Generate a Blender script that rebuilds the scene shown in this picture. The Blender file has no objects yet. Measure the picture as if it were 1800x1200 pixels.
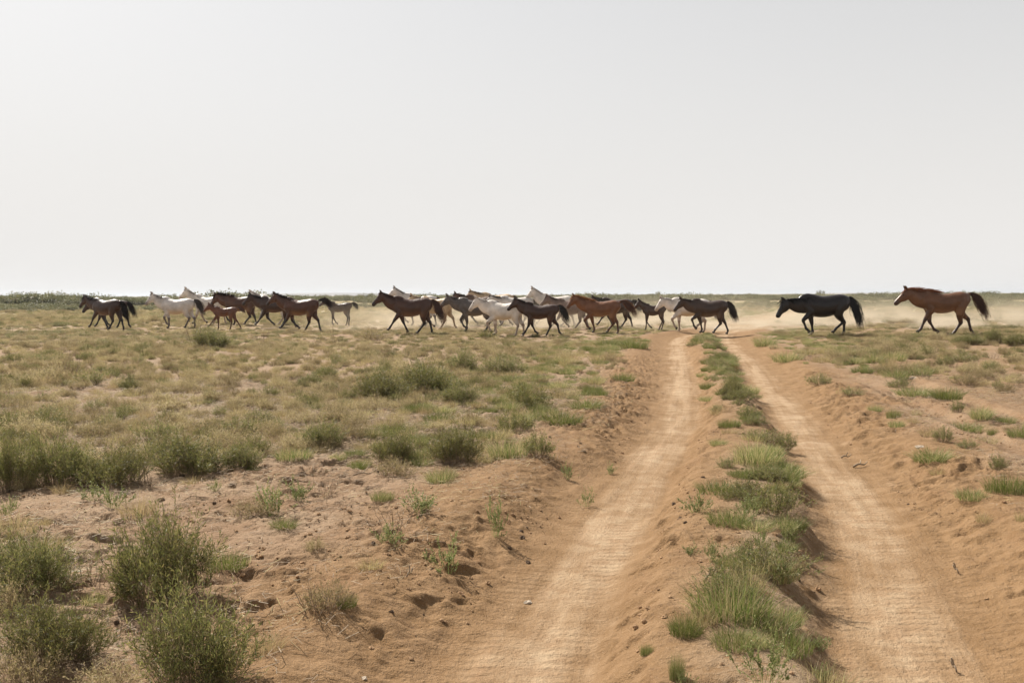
import bpy, math, random
import numpy as np
from mathutils import Matrix, Vector

# ------------------------------------------------------------------ camera
SC = bpy.context.scene
COL = SC.collection
F_PX, CX, CY, HORIZON = 1750.0, 900.0, 600.0, 518.0      # photograph: 1800 x 1200
CAM_H = 1.42
PITCH = math.atan((CY - HORIZON) / F_PX)
ROLL = math.radians(-0.22)
cam_d = bpy.data.cameras.new('camera')
cam_d.sensor_width = 36.0
cam_d.lens = 36.0 * F_PX / 1800.0
cam_d.clip_start, cam_d.clip_end = 0.05, 40000.0
cam = bpy.data.objects.new('camera', cam_d)
COL.objects.link(cam)
CAM_R = Matrix.Rotation(math.pi / 2 - PITCH, 3, 'X') @ Matrix.Rotation(ROLL, 3, 'Z')
cam.matrix_world = Matrix.Translation((0, 0, CAM_H)) @ CAM_R.to_4x4()
SC.camera = cam

# ------------------------------------------------------------------ sky, sun, exposure
SUN_EL, SUN_DIR = math.radians(46), Vector((-0.62, 0.78, 0)).normalized()
world = bpy.data.worlds.new('World')
SC.world = world
world.use_nodes = True
nt = world.node_tree
nt.nodes.clear()
w_out = nt.nodes.new('ShaderNodeOutputWorld')
w_bg = nt.nodes.new('ShaderNodeBackground')
w_sky = nt.nodes.new('ShaderNodeTexSky')
w_sky.sky_type = 'NISHITA'
w_sky.sun_disc = False
w_sky.sun_elevation = SUN_EL
w_sky.sun_rotation = math.atan2(SUN_DIR.x, SUN_DIR.y)
w_sky.air_density, w_sky.dust_density, w_sky.ozone_density = 1.0, 2.0, 1.0
w_hsv = nt.nodes.new('ShaderNodeHueSaturation')
w_hsv.inputs['Saturation'].default_value = 0.26
# thin dusty veil over the whole dome, thicker towards the horizon as the path through the air grows (1 - exp(-tau / sin elevation))
w_tc = nt.nodes.new('ShaderNodeTexCoord')
w_sep = nt.nodes.new('ShaderNodeSeparateXYZ')
nt.links.new(w_tc.outputs['Generated'], w_sep.inputs[0])


def w_math(op, a, b):
    n = nt.nodes.new('ShaderNodeMath')
    n.operation = op
    for s_, v in ((n.inputs[0], a), (n.inputs[1], b)):
        if hasattr(v, 'is_output'): nt.links.new(v, s_)
        else: s_.default_value = v
    return n.outputs[0]


VEIL = 0.24
w_el = w_math('MAXIMUM', w_sep.outputs[2], 0.02)
w_veil = w_math('SUBTRACT', 1.0, w_math('POWER', 2.71828, w_math('DIVIDE', -VEIL, w_el)))
w_mix = nt.nodes.new('ShaderNodeMix')
w_mix.data_type = 'RGBA'
nt.links.new(w_veil, w_mix.inputs[0])
w_mix.inputs[7].default_value = (7.75, 7.56, 7.34, 1)
nt.links.new(w_sky.outputs[0], w_hsv.inputs['Color'])
nt.links.new(w_hsv.outputs[0], w_mix.inputs[6])
nt.links.new(w_mix.outputs[2], w_bg.inputs['Color'])
w_bg.inputs['Strength'].default_value = 0.060
nt.links.new(w_bg.outputs[0], w_out.inputs['Surface'])

sun_d = bpy.data.lights.new('sun', 'SUN')
sun_d.energy, sun_d.angle, sun_d.color = 5.0, math.radians(0.53), (1.0, 0.93, 0.83)
sun = bpy.data.objects.new('sun', sun_d)
COL.objects.link(sun)
to_sun = Vector((SUN_DIR.x * math.cos(SUN_EL), SUN_DIR.y * math.cos(SUN_EL), math.sin(SUN_EL)))
sun.rotation_euler = to_sun.to_track_quat('Z', 'Y').to_euler()
sun.location = to_sun * 60

SC.view_settings.view_transform = 'Standard'
SC.view_settings.look = 'None'
SC.view_settings.exposure = 0.86
SC.view_settings.gamma = 1.0
SC.view_settings.use_curve_mapping = False
SC.cycles.max_bounces = 6
SC.cycles.diffuse_bounces = 3
SC.cycles.transmission_bounces = 3
SC.cycles.transparent_max_bounces = 8
SC.cycles.volume_bounces = 0
SC.cycles.use_denoising = True

rng = np.random.default_rng(11)
random.seed(11)


# ------------------------------------------------------------------ helpers
def at(px, py, z=0.0):
    """Ground point (at height z) that the photograph shows at pixel px, py."""
    d = CAM_R @ Vector(((px - CX) / F_PX, -(py - CY) / F_PX, -1.0))
    k = (z - CAM_H) / d.z
    return d.x * k, d.y * k


def tag(o, label=None, cat=None, group=None, kind=None):
    if label: o['label'] = label
    if cat: o['category'] = cat
    if group: o['group'] = group
    if kind: o['kind'] = kind
    return o


def empty(name, loc=(0, 0, 0), rz=0.0, s=1.0):
    o = bpy.data.objects.new(name, None)
    o.empty_display_size = 0.2
    COL.objects.link(o)
    o.location, o.rotation_euler, o.scale = loc, (0, 0, rz), (s, s, s)
    return o


def new_obj(name, me, parent=None, link=True):
    o = bpy.data.objects.new(name, me)
    if link: COL.objects.link(o)
    if parent is not None: o.parent = parent
    return o


def np_mesh(name, V, polys, mats, smooth=True, attrs=None, mat_idx=None):
    """polys: list of (k, n) int arrays, k faces with n corners each."""
    me = bpy.data.meshes.new(name)
    V = np.asarray(V, np.float32)
    me.vertices.add(len(V))
    me.vertices.foreach_set('co', V.ravel())
    loops = np.concatenate([np.asarray(p, np.int32).ravel() for p in polys])
    tot = np.concatenate([np.full(len(p), p.shape[1], np.int32) for p in polys])
    start = np.concatenate([[0], np.cumsum(tot)[:-1]]).astype(np.int32)
    me.loops.add(len(loops))
    me.loops.foreach_set('vertex_index', loops)
    me.polygons.add(len(tot))
    me.polygons.foreach_set('loop_start', start)
    for m in (mats if isinstance(mats, (list, tuple)) else [mats]):
        me.materials.append(m)
    if mat_idx is not None:
        me.polygons.foreach_set('material_index', np.asarray(mat_idx, np.int32))
    me.polygons.foreach_set('use_smooth', np.full(len(tot), smooth))
    for k, v in (attrs or {}).items():
        a = me.attributes.new(k, 'FLOAT', 'POINT')
        a.data.foreach_set('value', np.asarray(v, np.float32))
    me.update(calc_edges=True)
    return me


def _hash(ix, iy, seed):
    h = (ix.astype(np.int64) * 374761393 + iy.astype(np.int64) * 668265263 + seed * 1442695041) & 0xFFFFFFFF
    h = ((h ^ (h >> 13)) * 1274126177) & 0xFFFFFFFF
    return ((h ^ (h >> 16)) & 0xFFFFFF) / float(0xFFFFFF)


def vnoise(x, y, wl, seed=0):
    """Value noise in -1..1 with wavelength wl."""
    x, y = np.asarray(x, float) / wl + 1000.3, np.asarray(y, float) / wl + 1000.7
    ix, iy = np.floor(x), np.floor(y)
    fx, fy = x - ix, y - iy
    fx, fy = fx * fx * (3 - 2 * fx), fy * fy * (3 - 2 * fy)
    a, b = _hash(ix, iy, seed), _hash(ix + 1, iy, seed)
    c, d = _hash(ix, iy + 1, seed), _hash(ix + 1, iy + 1, seed)
    return 2 * ((a + (b - a) * fx) * (1 - fy) + (c + (d - c) * fx) * fy) - 1


def sstep(a, b, x):
    t = np.clip((x - a) / (b - a), 0, 1)
    return t * t * (3 - 2 * t)


# ------------------------------------------------------------------ materials
class NT:
    def __init__(self, name):
        self.m = bpy.data.materials.new(name)
        self.m.use_nodes = True
        self.t = self.m.node_tree
        self.t.nodes.clear()
        self.out = self.t.nodes.new('ShaderNodeOutputMaterial')

    def n(self, typ, **kw):
        nd = self.t.nodes.new('ShaderNode' + typ)
        for k, v in kw.items(): setattr(nd, k, v)
        return nd

    def link(self, a, b): self.t.links.new(a, b)

    def val(self, s, v):
        if hasattr(v, 'is_output'): self.link(v, s)
        else: s.default_value = v

    def math(self, op, a, b=0.0, clamp=False):
        nd = self.n('Math', operation=op, use_clamp=clamp)
        self.val(nd.inputs[0], a)
        self.val(nd.inputs[1], b)
        return nd.outputs[0]

    def mix(self, f, a, b, blend='MIX'):
        nd = self.n('Mix', data_type='RGBA', blend_type=blend)
        self.val(nd.inputs[0], f)
        for s, v in ((nd.inputs[6], a), (nd.inputs[7], b)):
            self.val(s, v if hasattr(v, 'is_output') else (*v, 1))
        return nd.outputs[2]

    def attr(self, name): return self.n('Attribute', attribute_name=name).outputs['Fac']

    def noise(self, vec, scale, detail=3, rough=0.55):
        nd = self.n('TexNoise')
        self.link(vec, nd.inputs['Vector'])
        nd.inputs['Scale'].default_value = scale
        nd.inputs['Detail'].default_value = detail
        nd.inputs['Roughness'].default_value = rough
        return nd.outputs['Fac']

    def ramp(self, f, a, b):
        nd = self.n('MapRange', interpolation_type='SMOOTHSTEP')
        self.link(f, nd.inputs[0])
        nd.inputs[1].default_value, nd.inputs[2].default_value = a, b
        return nd.outputs[0]

    def bump(self, h, strength, dist, nrm=None):
        nd = self.n('Bump')
        self.val(nd.inputs['Height'], h)
        nd.inputs['Strength'].default_value = strength
        nd.inputs['Distance'].default_value = dist
        if nrm is not None: self.link(nrm, nd.inputs['Normal'])
        return nd.outputs[0]


def soil_material():
    t = NT('sandy_soil')
    pos = t.n('NewGeometry').outputs['Position']
    rut, bank, veg, far = t.attr('rut'), t.attr('bank'), t.attr('veg'), t.attr('far')
    tn, s, lane = t.attr('lateral'), t.attr('along'), t.attr('lane')
    n1 = t.noise(pos, 0.9, 4)
    n2 = t.noise(pos, 6.0, 4, 0.6)
    n3 = t.noise(pos, 45.0, 3, 0.6)
    n4 = t.noise(pos, 220.0, 2, 0.6)
    col = t.mix(t.ramp(n1, 0.38, 0.62), (0.215, 0.137, 0.081), (0.282, 0.196, 0.126))       # crusted verge
    sand = t.mix(t.ramp(n2, 0.3, 0.7), (0.179, 0.105, 0.048), (0.238, 0.147, 0.075))        # loose orange sand
    col = t.mix(bank, col, sand)
    pale = t.mix(t.ramp(n2, 0.35, 0.65), (0.302, 0.202, 0.119), (0.381, 0.281, 0.180))         # packed rut floor
    cmb = t.n('CombineXYZ')
    t.link(t.math('MULTIPLY', tn, 9.0), cmb.inputs[0])
    t.link(t.math('MULTIPLY', s, 0.4), cmb.inputs[1])
    nl = t.noise(cmb.outputs[0], 1.0, 3, 0.6)                                             # drawn out along the wheels
    streak = t.math('MULTIPLY', t.ramp(t.math('ADD', t.math('MULTIPLY', lane, 0.8), t.math('ADD', t.math('MULTIPLY', t.math('SUBTRACT', nl, 0.5), 1.25), t.math('MULTIPLY', t.math('SUBTRACT', n1, 0.5), 1.6))), 0.15, 1.15), rut)
    col = t.mix(streak, col, pale)
    col = t.mix(t.math('MULTIPLY', t.ramp(nl, 0.6, 0.75), t.math('MULTIPLY', rut, 0.3)), col, (0.30, 0.165, 0.08))
    n6 = t.noise(pos, 1.7, 4, 0.65)
    brown = t.math('MULTIPLY', t.ramp(n6, 0.47, 0.66), t.math('SUBTRACT', 1.0, rut))
    col = t.mix(t.math('MULTIPLY', brown, 0.55), col, (0.185, 0.105, 0.052))                      # damp-looking red-brown patches
    lit = t.math('MULTIPLY', veg, t.ramp(t.math('ADD', t.math('MULTIPLY', n2, 0.6), t.math('MULTIPLY', n3, 0.4)), 0.32, 0.56))
    col = t.mix(t.math('MULTIPLY', lit, 0.8), col, t.mix(n3, (0.15, 0.105, 0.065), (0.33, 0.255, 0.175)))   # plant litter
    fcol = t.mix(t.ramp(n2, 0.3, 0.7), (0.198, 0.167, 0.087), (0.261, 0.213, 0.122))
    fcol = t.mix(t.ramp(n1, 0.52, 0.72), fcol, (0.308, 0.246, 0.158))
    col = t.mix(far, col, fcol)                                                           # far steppe: dry grass cover
    col = t.mix(t.math('MULTIPLY', t.ramp(n4, 0.58, 0.72), 0.35), col, (0.15, 0.085, 0.05))
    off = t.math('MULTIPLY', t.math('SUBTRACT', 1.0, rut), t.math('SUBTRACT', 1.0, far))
    n5 = t.noise(pos, 17.0, 5, 0.7)                                                       # trodden crumbs of plant matter and dung, plus small clod shadows painted dark
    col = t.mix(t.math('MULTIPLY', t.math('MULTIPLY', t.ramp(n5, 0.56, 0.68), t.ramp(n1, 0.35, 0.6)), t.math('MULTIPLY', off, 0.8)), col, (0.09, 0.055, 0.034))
    col = t.mix(t.math('MULTIPLY', t.ramp(n4, 0.42, 0.3), 0.25), col, (0.66, 0.52, 0.38))
    # tyre tread: ribs across the rut, broken by drifting sand
    w = t.math('SINE', t.math('ADD', t.math('MULTIPLY', s, 78.0), t.math('MULTIPLY', n2, 2.5)))
    lug = t.math('SINE', t.math('MULTIPLY', tn, 17.0))
    tr = t.math('MULTIPLY', t.math('MULTIPLY', w, t.ramp(t.math('ADD', lug, t.math('MULTIPLY', n2, 1.5)), 0.0, 1.2)), t.math('MULTIPLY', t.ramp(n1, 0.36, 0.58), t.ramp(t.attr('tread'), 0.1, 0.7)))
    h = t.math('ADD', t.math('MULTIPLY', n3, 0.8), t.math('MULTIPLY', n4, 0.3))
    b1 = t.bump(t.math('MULTIPLY', tr, 1.0), 0.55, 0.005)
    b2 = t.bump(n2, 0.5, 0.03, t.bump(t.math('MULTIPLY', nl, rut), 0.6, 0.02, b1))
    b3 = t.bump(h, 1.0, 0.022, b2)
    p = t.n('BsdfPrincipled')
    t.link(col, p.inputs['Base Color'])
    p.inputs['Roughness'].default_value = 0.93
    p.inputs['Specular IOR Level'].default_value = 0.12
    t.link(b3, p.inputs['Normal'])
    t.link(p.outputs[0], t.out.inputs[0])
    return t.m


def leaf_material(name, lo, mid, hi, dry, dry_amt=0.25, trans=0.32):
    t = NT(name)
    tint, up = t.attr('tint'), t.attr('dry')
    rnd = t.n('ObjectInfo').outputs['Random']
    c = t.mix(t.ramp(tint, 0.0, 0.5), lo, mid)
    c = t.mix(t.ramp(tint, 0.5, 1.0), c, hi)
    d = t.math('ADD', up, t.math('MULTIPLY', t.math('SUBTRACT', rnd, 0.5), 0.6))
    c = t.mix(t.ramp(d, 1.0 - dry_amt, 1.12 - dry_amt), c, dry)
    hs = t.n('HueSaturation')
    t.link(c, hs.inputs['Color'])
    hs.inputs['Saturation'].default_value = 1.0
    t.link(t.math('ADD', t.math('MULTIPLY', rnd, 0.035), 0.482), hs.inputs['Hue'])
    t.link(t.math('ADD', t.math('MULTIPLY', rnd, 0.35), 0.82), hs.inputs['Value'])
    c = hs.outputs[0]
    p = t.n('BsdfPrincipled')
    t.link(c, p.inputs['Base Color'])
    p.inputs['Roughness'].default_value = 0.55
    p.inputs['Specular IOR Level'].default_value = 0.3
    tl = t.n('BsdfTranslucent')
    t.link(c, tl.inputs['Color'])
    mx = t.n('MixShader')
    mx.inputs[0].default_value = trans
    t.link(p.outputs[0], mx.inputs[1])
    t.link(tl.outputs[0], mx.inputs[2])
    t.link(mx.outputs[0], t.out.inputs[0])
    return t.m


def plain_material(name, c1, c2, scale=8.0, rough=0.85, bump=0.3, dist=0.01):
    t = NT(name)
    pos = t.n('TexCoord').outputs['Object']
    n = t.noise(pos, scale, 4, 0.6)
    p = t.n('BsdfPrincipled')
    t.link(t.mix(t.ramp(n, 0.3, 0.7), c1, c2), p.inputs['Base Color'])
    p.inputs['Roughness'].default_value = rough
    p.inputs['Specular IOR Level'].default_value = 0.25
    t.link(t.bump(n, bump, dist), p.inputs['Normal'])
    t.link(p.outputs[0], t.out.inputs[0])
    return t.m


def coat_material(name, coat, points, belly=None, dapple=0.0, rough=0.42):
    """Horse coat: body colour, darker legs and muzzle, paler belly where the breed has it."""
    t = NT(name)
    pos = t.n('TexCoord').outputs['Object']
    n1, n2 = t.noise(pos, 2.2, 3), t.noise(pos, 14.0, 3)
    c = t.mix(t.ramp(n1, 0.25, 0.75), tuple(v * 0.68 for v in coat), tuple(v * 1.22 for v in coat))
    if dapple:
        vo = t.n('TexVoronoi')
        t.link(pos, vo.inputs['Vector'])
        vo.inputs['Scale'].default_value = 9.0
        c = t.mix(t.math('MULTIPLY', t.ramp(vo.outputs['Distance'], 0.35, 0.6), dapple), c, tuple(v * 0.6 for v in coat))
    if belly: c = t.mix(t.math('MULTIPLY', t.attr('belly'), 0.8), c, belly)
    c = t.mix(t.attr('points'), c, points)
    p = t.n('BsdfPrincipled')
    t.link(c, p.inputs['Base Color'])
    p.inputs['Roughness'].default_value = rough
    p.inputs['Specular IOR Level'].default_value = 0.30
    p.inputs['Coat Weight'].default_value = 0.18
    p.inputs['Coat Roughness'].default_value = 0.25
    p.inputs['Sheen Weight'].default_value = 0.02
    p.inputs['Sheen Roughness'].default_value = 0.4
    t.link(t.bump(n2, 0.25, 0.012, t.bump(t.noise(pos, 5.0, 2), 0.55, 0.05)), p.inputs['Normal'])
    t.link(p.outputs[0], t.out.inputs[0])
    return t.m


def hair_material(name, c, trans=0.25):
    t = NT(name)
    f = t.mix(t.attr('tint'), tuple(v * 0.65 for v in c), tuple(min(1, v * 1.35) for v in c))
    p = t.n('BsdfPrincipled')
    t.link(f, p.inputs['Base Color'])
    p.inputs['Roughness'].default_value = 0.45
    tl = t.n('BsdfTranslucent')
    t.link(f, tl.inputs['Color'])
    mx = t.n('MixShader')
    mx.inputs[0].default_value = trans
    t.link(p.outputs[0], mx.inputs[1])
    t.link(tl.outputs[0], mx.inputs[2])
    t.link(mx.outputs[0], t.out.inputs[0])
    return t.m


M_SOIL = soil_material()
M_SHRUB = leaf_material('shrub_leaf', (0.085, 0.100, 0.030), (0.175, 0.185, 0.060), (0.33, 0.295, 0.105), (0.34, 0.265, 0.155), 0.26, 0.45)
M_OLIVE = leaf_material('olive_scrub_leaf', (0.207, 0.182, 0.077), (0.304, 0.258, 0.115), (0.396, 0.327, 0.161), (0.442, 0.345, 0.207), 0.48, 0.48)
M_GRASS = leaf_material('green_grass_blade', (0.082, 0.118, 0.026), (0.145, 0.182, 0.046), (0.235, 0.24, 0.08), (0.40, 0.32, 0.17), 0.34, 0.4)
M_STRAW = leaf_material('dry_grass_blade', (0.304, 0.244, 0.110), (0.414, 0.336, 0.161), (0.488, 0.405, 0.221), (0.239, 0.179, 0.097), 0.3, 0.42)
M_WEED = leaf_material('weed_leaf', (0.14, 0.17, 0.055), (0.22, 0.245, 0.09), (0.30, 0.295, 0.14), (0.36, 0.28, 0.15), 0.18, 0.4)
M_FAR = leaf_material('far_bush_leaf', (0.085, 0.10, 0.042), (0.15, 0.16, 0.072), (0.24, 0.235, 0.115), (0.27, 0.225, 0.135), 0.2, 0.25)
M_TWIG = plain_material('dry_twig_bark', (0.15, 0.105, 0.07), (0.33, 0.255, 0.175), 20)
M_CLOD = plain_material('dark_clod', (0.055, 0.035, 0.022), (0.15, 0.095, 0.058), 14, 0.95, 0.6, 0.02)
M_DIRT = plain_material('dirt_crumb', (0.30, 0.185, 0.10), (0.46, 0.30, 0.175), 14, 0.95, 0.5, 0.02)
M_STONE = plain_material('pale_stone', (0.34, 0.27, 0.20), (0.55, 0.47, 0.38), 10, 0.85, 0.4, 0.02)
M_MESA = plain_material('mesa_rock', (0.128, 0.109, 0.094), (0.180, 0.154, 0.131), 0.01, 0.95)
M_HOOF = plain_material('hoof_horn', (0.03, 0.025, 0.02), (0.10, 0.08, 0.06), 10, 0.6)
M_EYE = plain_material('dark_eye', (0.006, 0.004, 0.003), (0.012, 0.008, 0.006), 10, 0.15, 0.0)

# ------------------------------------------------------------------ ground and wheel track
L_PIX = [(925, 1190), (1000, 1050), (1060, 950), (1125, 850), (1158, 800), (1183, 760), (1195, 720), (1199, 690), (1194, 640), (1190, 612), (1195, 598)]
R_PIX = [(1585, 1200), (1573, 1065), (1550, 1000), (1520, 930), (1493, 870), (1445, 805), (1407, 760), (1382, 720), (1342, 680), (1318, 645), (1290, 618), (1275, 601), (1272, 592)]
BEYOND = [(1300, 580), (1335, 568), (1368, 557), (1410, 549)]


def centre_line(pix, extra):
    p = np.array([at(*q, z=-0.13) for q in pix] + [at(*q, z=-0.05) for q in extra])
    p = p[np.argsort(p[:, 1])]
    y = np.concatenate([[-30.0], p[:, 1], [260.0]])
    sl0 = (p[1, 0] - p[0, 0]) / (p[1, 1] - p[0, 1])
    x = np.concatenate([[p[0, 0] - 0.2 * (p[0, 1] + 30) * 0.2], p[:, 0], [p[-1, 0] + 60]])
    yy = np.concatenate([np.arange(-30, 80, 0.1), np.arange(80, 260, 1.0)])
    xx = np.interp(yy, y, x)
    for _ in range(3):
        k = 13
        xp = np.pad(xx, k // 2, mode='edge')
        xx = np.convolve(xp, np.ones(k) / k, 'valid')
    return yy, xx


YL, XL = centre_line(L_PIX, [(1283, 575 + 4), (1318, 567), (1352, 556), (1395, 548)])
YR, XR = centre_line(R_PIX, BEYOND)


def lanes(x, y):
    """Signed distance to the left and the right wheel rut."""
    xl, xr = np.interp(y, YL, XL), np.interp(y, YR, XR)
    sl = np.interp(y, YR, np.gradient(XR, YR))
    c = 1 / np.sqrt(1 + np.clip(sl, -1, 1) ** 2)
    return (x - xl) * c, (x - xr) * c


OLD_TRACK = [(at(1560, 655), at(1830, 752)), (at(1520, 672), at(1830, 800))]


def terrain(x, y, full=False):
    x, y = np.asarray(x, float), np.asarray(y, float)
    r = np.hypot(x, y)
    tl, tr = lanes(x, y)
    wob = 0.07 * vnoise(x, y, 0.9, 5) + 0.045 * vnoise(x, y, 0.3, 6) + 0.025 * vnoise(x, y, 0.11, 7)
    amp = 1 - sstep(60, 200, r)
    deep = 0.135 * (1 - 0.55 * sstep(9, 34, y)) * (1 - sstep(70, 120, y))

    def rut(t, inner_sign):
        inner = t * inner_sign > 0
        w0 = np.where(inner, 0.20, 0.24)
        w1 = np.where(inner, 0.56, 0.95)
        return 1 - sstep(w0, w1, np.abs(t) + wob * np.where(inner, 1, 1.6))

    a, b = rut(tl, 1), rut(tr, -1)
    rutm = np.maximum(a, b)
    mid = (tl > 0) & (tr < 0)
    ridge = np.where(mid, np.clip(np.minimum(tl, -tr) / 0.7, 0, 1), 0) * (1 - sstep(40, 70, y))
    out = np.where(mid, 9.0, np.minimum(np.abs(tl), np.abs(tr)))
    berm = np.exp(-((out - 1.05 - 2 * wob) / 0.28) ** 2)
    rough = np.clip(1 - rutm * 1.25, 0, 1) * amp
    z = -deep * rutm + 0.05 * ridge * (1 - rutm) + 0.035 * berm * amp
    z += amp * (0.035 * vnoise(x, y, 7.0, 1) + 0.015 * vnoise(x, y, 2.6, 2))
    z += 0.12 * sstep(70, 300, r) * vnoise(x, y, 140.0, 3) - 0.12 * sstep(70, 300, r)
    patch = 1.35 * sstep(-0.25, 0.45, vnoise(x, y, 1.3, 9))
    near = 1 - sstep(14, 40, r)
    n1, n2, n3 = vnoise(x, y, 0.42, 11), vnoise(x, y, 0.17, 12), vnoise(x, y, 0.075, 13)
    crust = 1 - np.abs(vnoise(x + 0.05 * n2, y + 0.05 * n3, 0.36, 14))                # broken crust: sharp little ledges
    ledge = sstep(0.56, 0.60, 0.5 + 0.5 * vnoise(x * 0.8 + 0.10 * n1 + 0.05 * n3, y + 0.10 * n2, 0.30, 15)) - 0.5
    n4 = vnoise(x, y, 0.042, 16)
    ledge2 = sstep(0.60, 0.645, 0.5 + 0.5 * vnoise(x * 0.6 + 0.05 * n4 + 0.05 * n2, y + 0.05 * n3 + 0.04 * n4, 0.13, 18)) - 0.3
    band = np.clip(rutm * (1 - rutm) * 4, 0, 1) * (1 - sstep(0.75, 0.95, rutm))       # crumbling edges of the ruts
    z += rough * near * (0.010 * n1 + (0.006 + 0.006 * patch) * n2 + (0.005 + 0.008 * patch) * n3 + (0.005 + 0.007 * patch) * n4 + 0.016 * patch * ledge + 0.017 * patch * ledge2 - 0.012 * patch * sstep(0.8, 1.0, crust))
    z += band * near * (0.010 * n2 + 0.010 * n3 + 0.008 * n4 + 0.012 * ledge2)
    hoof = np.maximum(0, vnoise(x + 0.09 * n1, y + 0.09 * n2, 0.20, 17) - 0.55) * 2.2                         # trodden pits
    z -= rough * near * 0.020 * sstep(0.1, 0.8, hoof)
    for (ax, ay), (bx_, by_) in OLD_TRACK:                                          # faint older wheel marks on the far verge
        ex, ey = bx_ - ax, by_ - ay
        L2 = math.hypot(ex, ey)
        dd = np.abs((x - ax) * ey - (y - ay) * ex) / L2
        al = ((x - ax) * ex + (y - ay) * ey) / L2
        z += (-0.045 * np.exp(-(dd / 0.13) ** 4) + 0.022 * np.exp(-((dd - 0.24) / 0.07) ** 2)) * sstep(-1, 2, al) * (1 - sstep(L2 - 2, L2 + 2, al))
    z += np.clip(rutm, 0, 1) * near * (0.006 * vnoise(x, y, 0.5, 21) + 0.005 * vnoise(tl * 2.2, y * 0.35, 0.16, 22))
    if not full: return z
    lane = np.maximum(np.exp(-(tl / 0.27) ** 2), np.exp(-(tr / 0.27) ** 2))
    tread = np.maximum(np.exp(-(tl / 0.42) ** 4), np.exp(-(tr / 0.5) ** 4))
    bank = np.maximum(1 - sstep(0.9, 1.9, out + 3 * wob), np.where(mid, 1, 0))
    bank = np.maximum(bank, 0.55 * sstep(0.5, 3.0, tr) * (1 - sstep(30, 50, y)))
    lat = np.where(np.abs(tl) < np.abs(tr), tl, tr)
    wide = np.exp(-(((tl + tr) / 2) / 1.25) ** 4) * sstep(34, 43, y) * (1 - sstep(120, 170, y))      # beyond the herd the track spreads out
    lane = np.maximum(lane, 0.85 * wide)
    return z, dict(rut=np.maximum(rutm, wide), bank=bank * (1 - 0.6 * sstep(40, 90, y)), veg=cover(x, y, tl, tr), far=sstep(38, 75, r) * (1 - 0.95 * np.maximum(rutm, wide) * (1 - sstep(90, 160, y))),
                   lateral=lat, along=y * 1.02 + 0.02 * vnoise(x, y, 1.1, 31), lane=lane, tread=tread)


def cover(x, y, tl=None, tr=None):
    """How much scrub grows here, 0 to 1."""
    x, y = np.asarray(x, float), np.asarray(y, float)
    if tl is None: tl, tr = lanes(x, y)
    n = 0.6 * vnoise(x, y, 3.2, 41) + 0.45 * vnoise(x, y, 1.1, 42)
    dl, dr = -tl, tr
    left = sstep(0.9, 2.0, dl + 0.4 * n) * (sstep(6.4, 11.0, y + 1.2 * n) * 1.0 + 0.10)
    far_left = 0.75 * sstep(1.9, 2.6, -x + 0.2 * n) * (1 - sstep(5.4, 6.1, y))
    right = sstep(0.9, 2.4, dr + 0.5 * n) * (0.10 + 0.62 * sstep(13, 24, y + 1.5 * n) + 0.25 * sstep(25, 33, y))
    c = np.where(tl < 0, np.maximum(left, far_left), np.where(tr > 0, right, np.exp(-((tr + 0.58 + 0.1 * n) / 0.25) ** 2) * (y < 36) * sstep(-1.0, -0.3, n)))
    c = c * (0.42 + 0.58 * sstep(-0.45, 0.25, n))
    trod = np.exp(-((y - 43) / 4.0) ** 2) * 0.25                       # ground trodden by the herd
    return np.clip(c - trod * (c > 0.2) * 0.5, 0, 1)


def axis(step, near, grow, far_grow, mid_lim, lim):
    v, d = [0.0], step
    while v[-1] < lim:
        d = step if v[-1] < near else d * (1 + (grow if v[-1] < mid_lim else far_grow))
        v.append(v[-1] + d)
    return np.array(v)


xs = axis(0.0155, 2.6, 0.0125, 0.06, 24, 13000)
xs = np.concatenate([-xs[:0:-1], xs]) + 0.55
ys_f = axis(0.0135, 2.2, 0.0046, 0.035, 48, 13000) + 3.0
ys_b = 3.0 - axis(0.05, 0.1, 0.2, 0.4, 20, 3000)[:0:-1]
ys = np.concatenate([ys_b, ys_f])
GX, GY = np.meshgrid(xs, ys)
gx, gy = GX.ravel(), GY.ravel()
gz, gat = terrain(gx, gy, True)
nx, ny = len(xs), len(ys)
idx = np.arange(nx * ny, dtype=np.int32).reshape(ny, nx)
quads = np.stack([idx[:-1, :-1], idx[:-1, 1:], idx[1:, 1:], idx[1:, :-1]], -1).reshape(-1, 4)
GV = np.stack([gx, gy, gz], 1)
qc = GV[quads].mean(1)
tlq, trq = lanes(qc[:, 0], qc[:, 1])
is_track = (tlq > -1.0) & (trq < 1.0) & (qc[:, 1] < 130) & (qc[:, 1] > -8)
# one set of normals for both sheets, so that their shared edge does not show
dzx = np.gradient(gz.reshape(ny, nx), xs, axis=1)
dzy = np.gradient(gz.reshape(ny, nx), ys, axis=0)
GN_ = np.stack([-dzx.ravel(), -dzy.ravel(), np.ones(nx * ny)], 1)
GN_ /= np.linalg.norm(GN_, axis=1, keepdims=True)
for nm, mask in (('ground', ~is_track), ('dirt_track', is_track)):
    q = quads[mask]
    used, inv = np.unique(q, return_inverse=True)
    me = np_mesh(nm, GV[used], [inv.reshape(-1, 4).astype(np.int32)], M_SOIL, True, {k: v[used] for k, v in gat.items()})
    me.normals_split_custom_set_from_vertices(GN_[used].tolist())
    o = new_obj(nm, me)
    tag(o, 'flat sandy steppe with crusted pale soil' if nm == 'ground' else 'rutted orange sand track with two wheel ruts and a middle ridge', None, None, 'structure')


def ground_z(x, y): return float(terrain(np.array([x]), np.array([y]))[0])


def seat(px, py):
    """Point on the real ground seen at a pixel."""
    z = 0.0
    for _ in range(6):
        x, y = at(px, py, z)
        z = ground_z(x, y)
    return x, y, z


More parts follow.
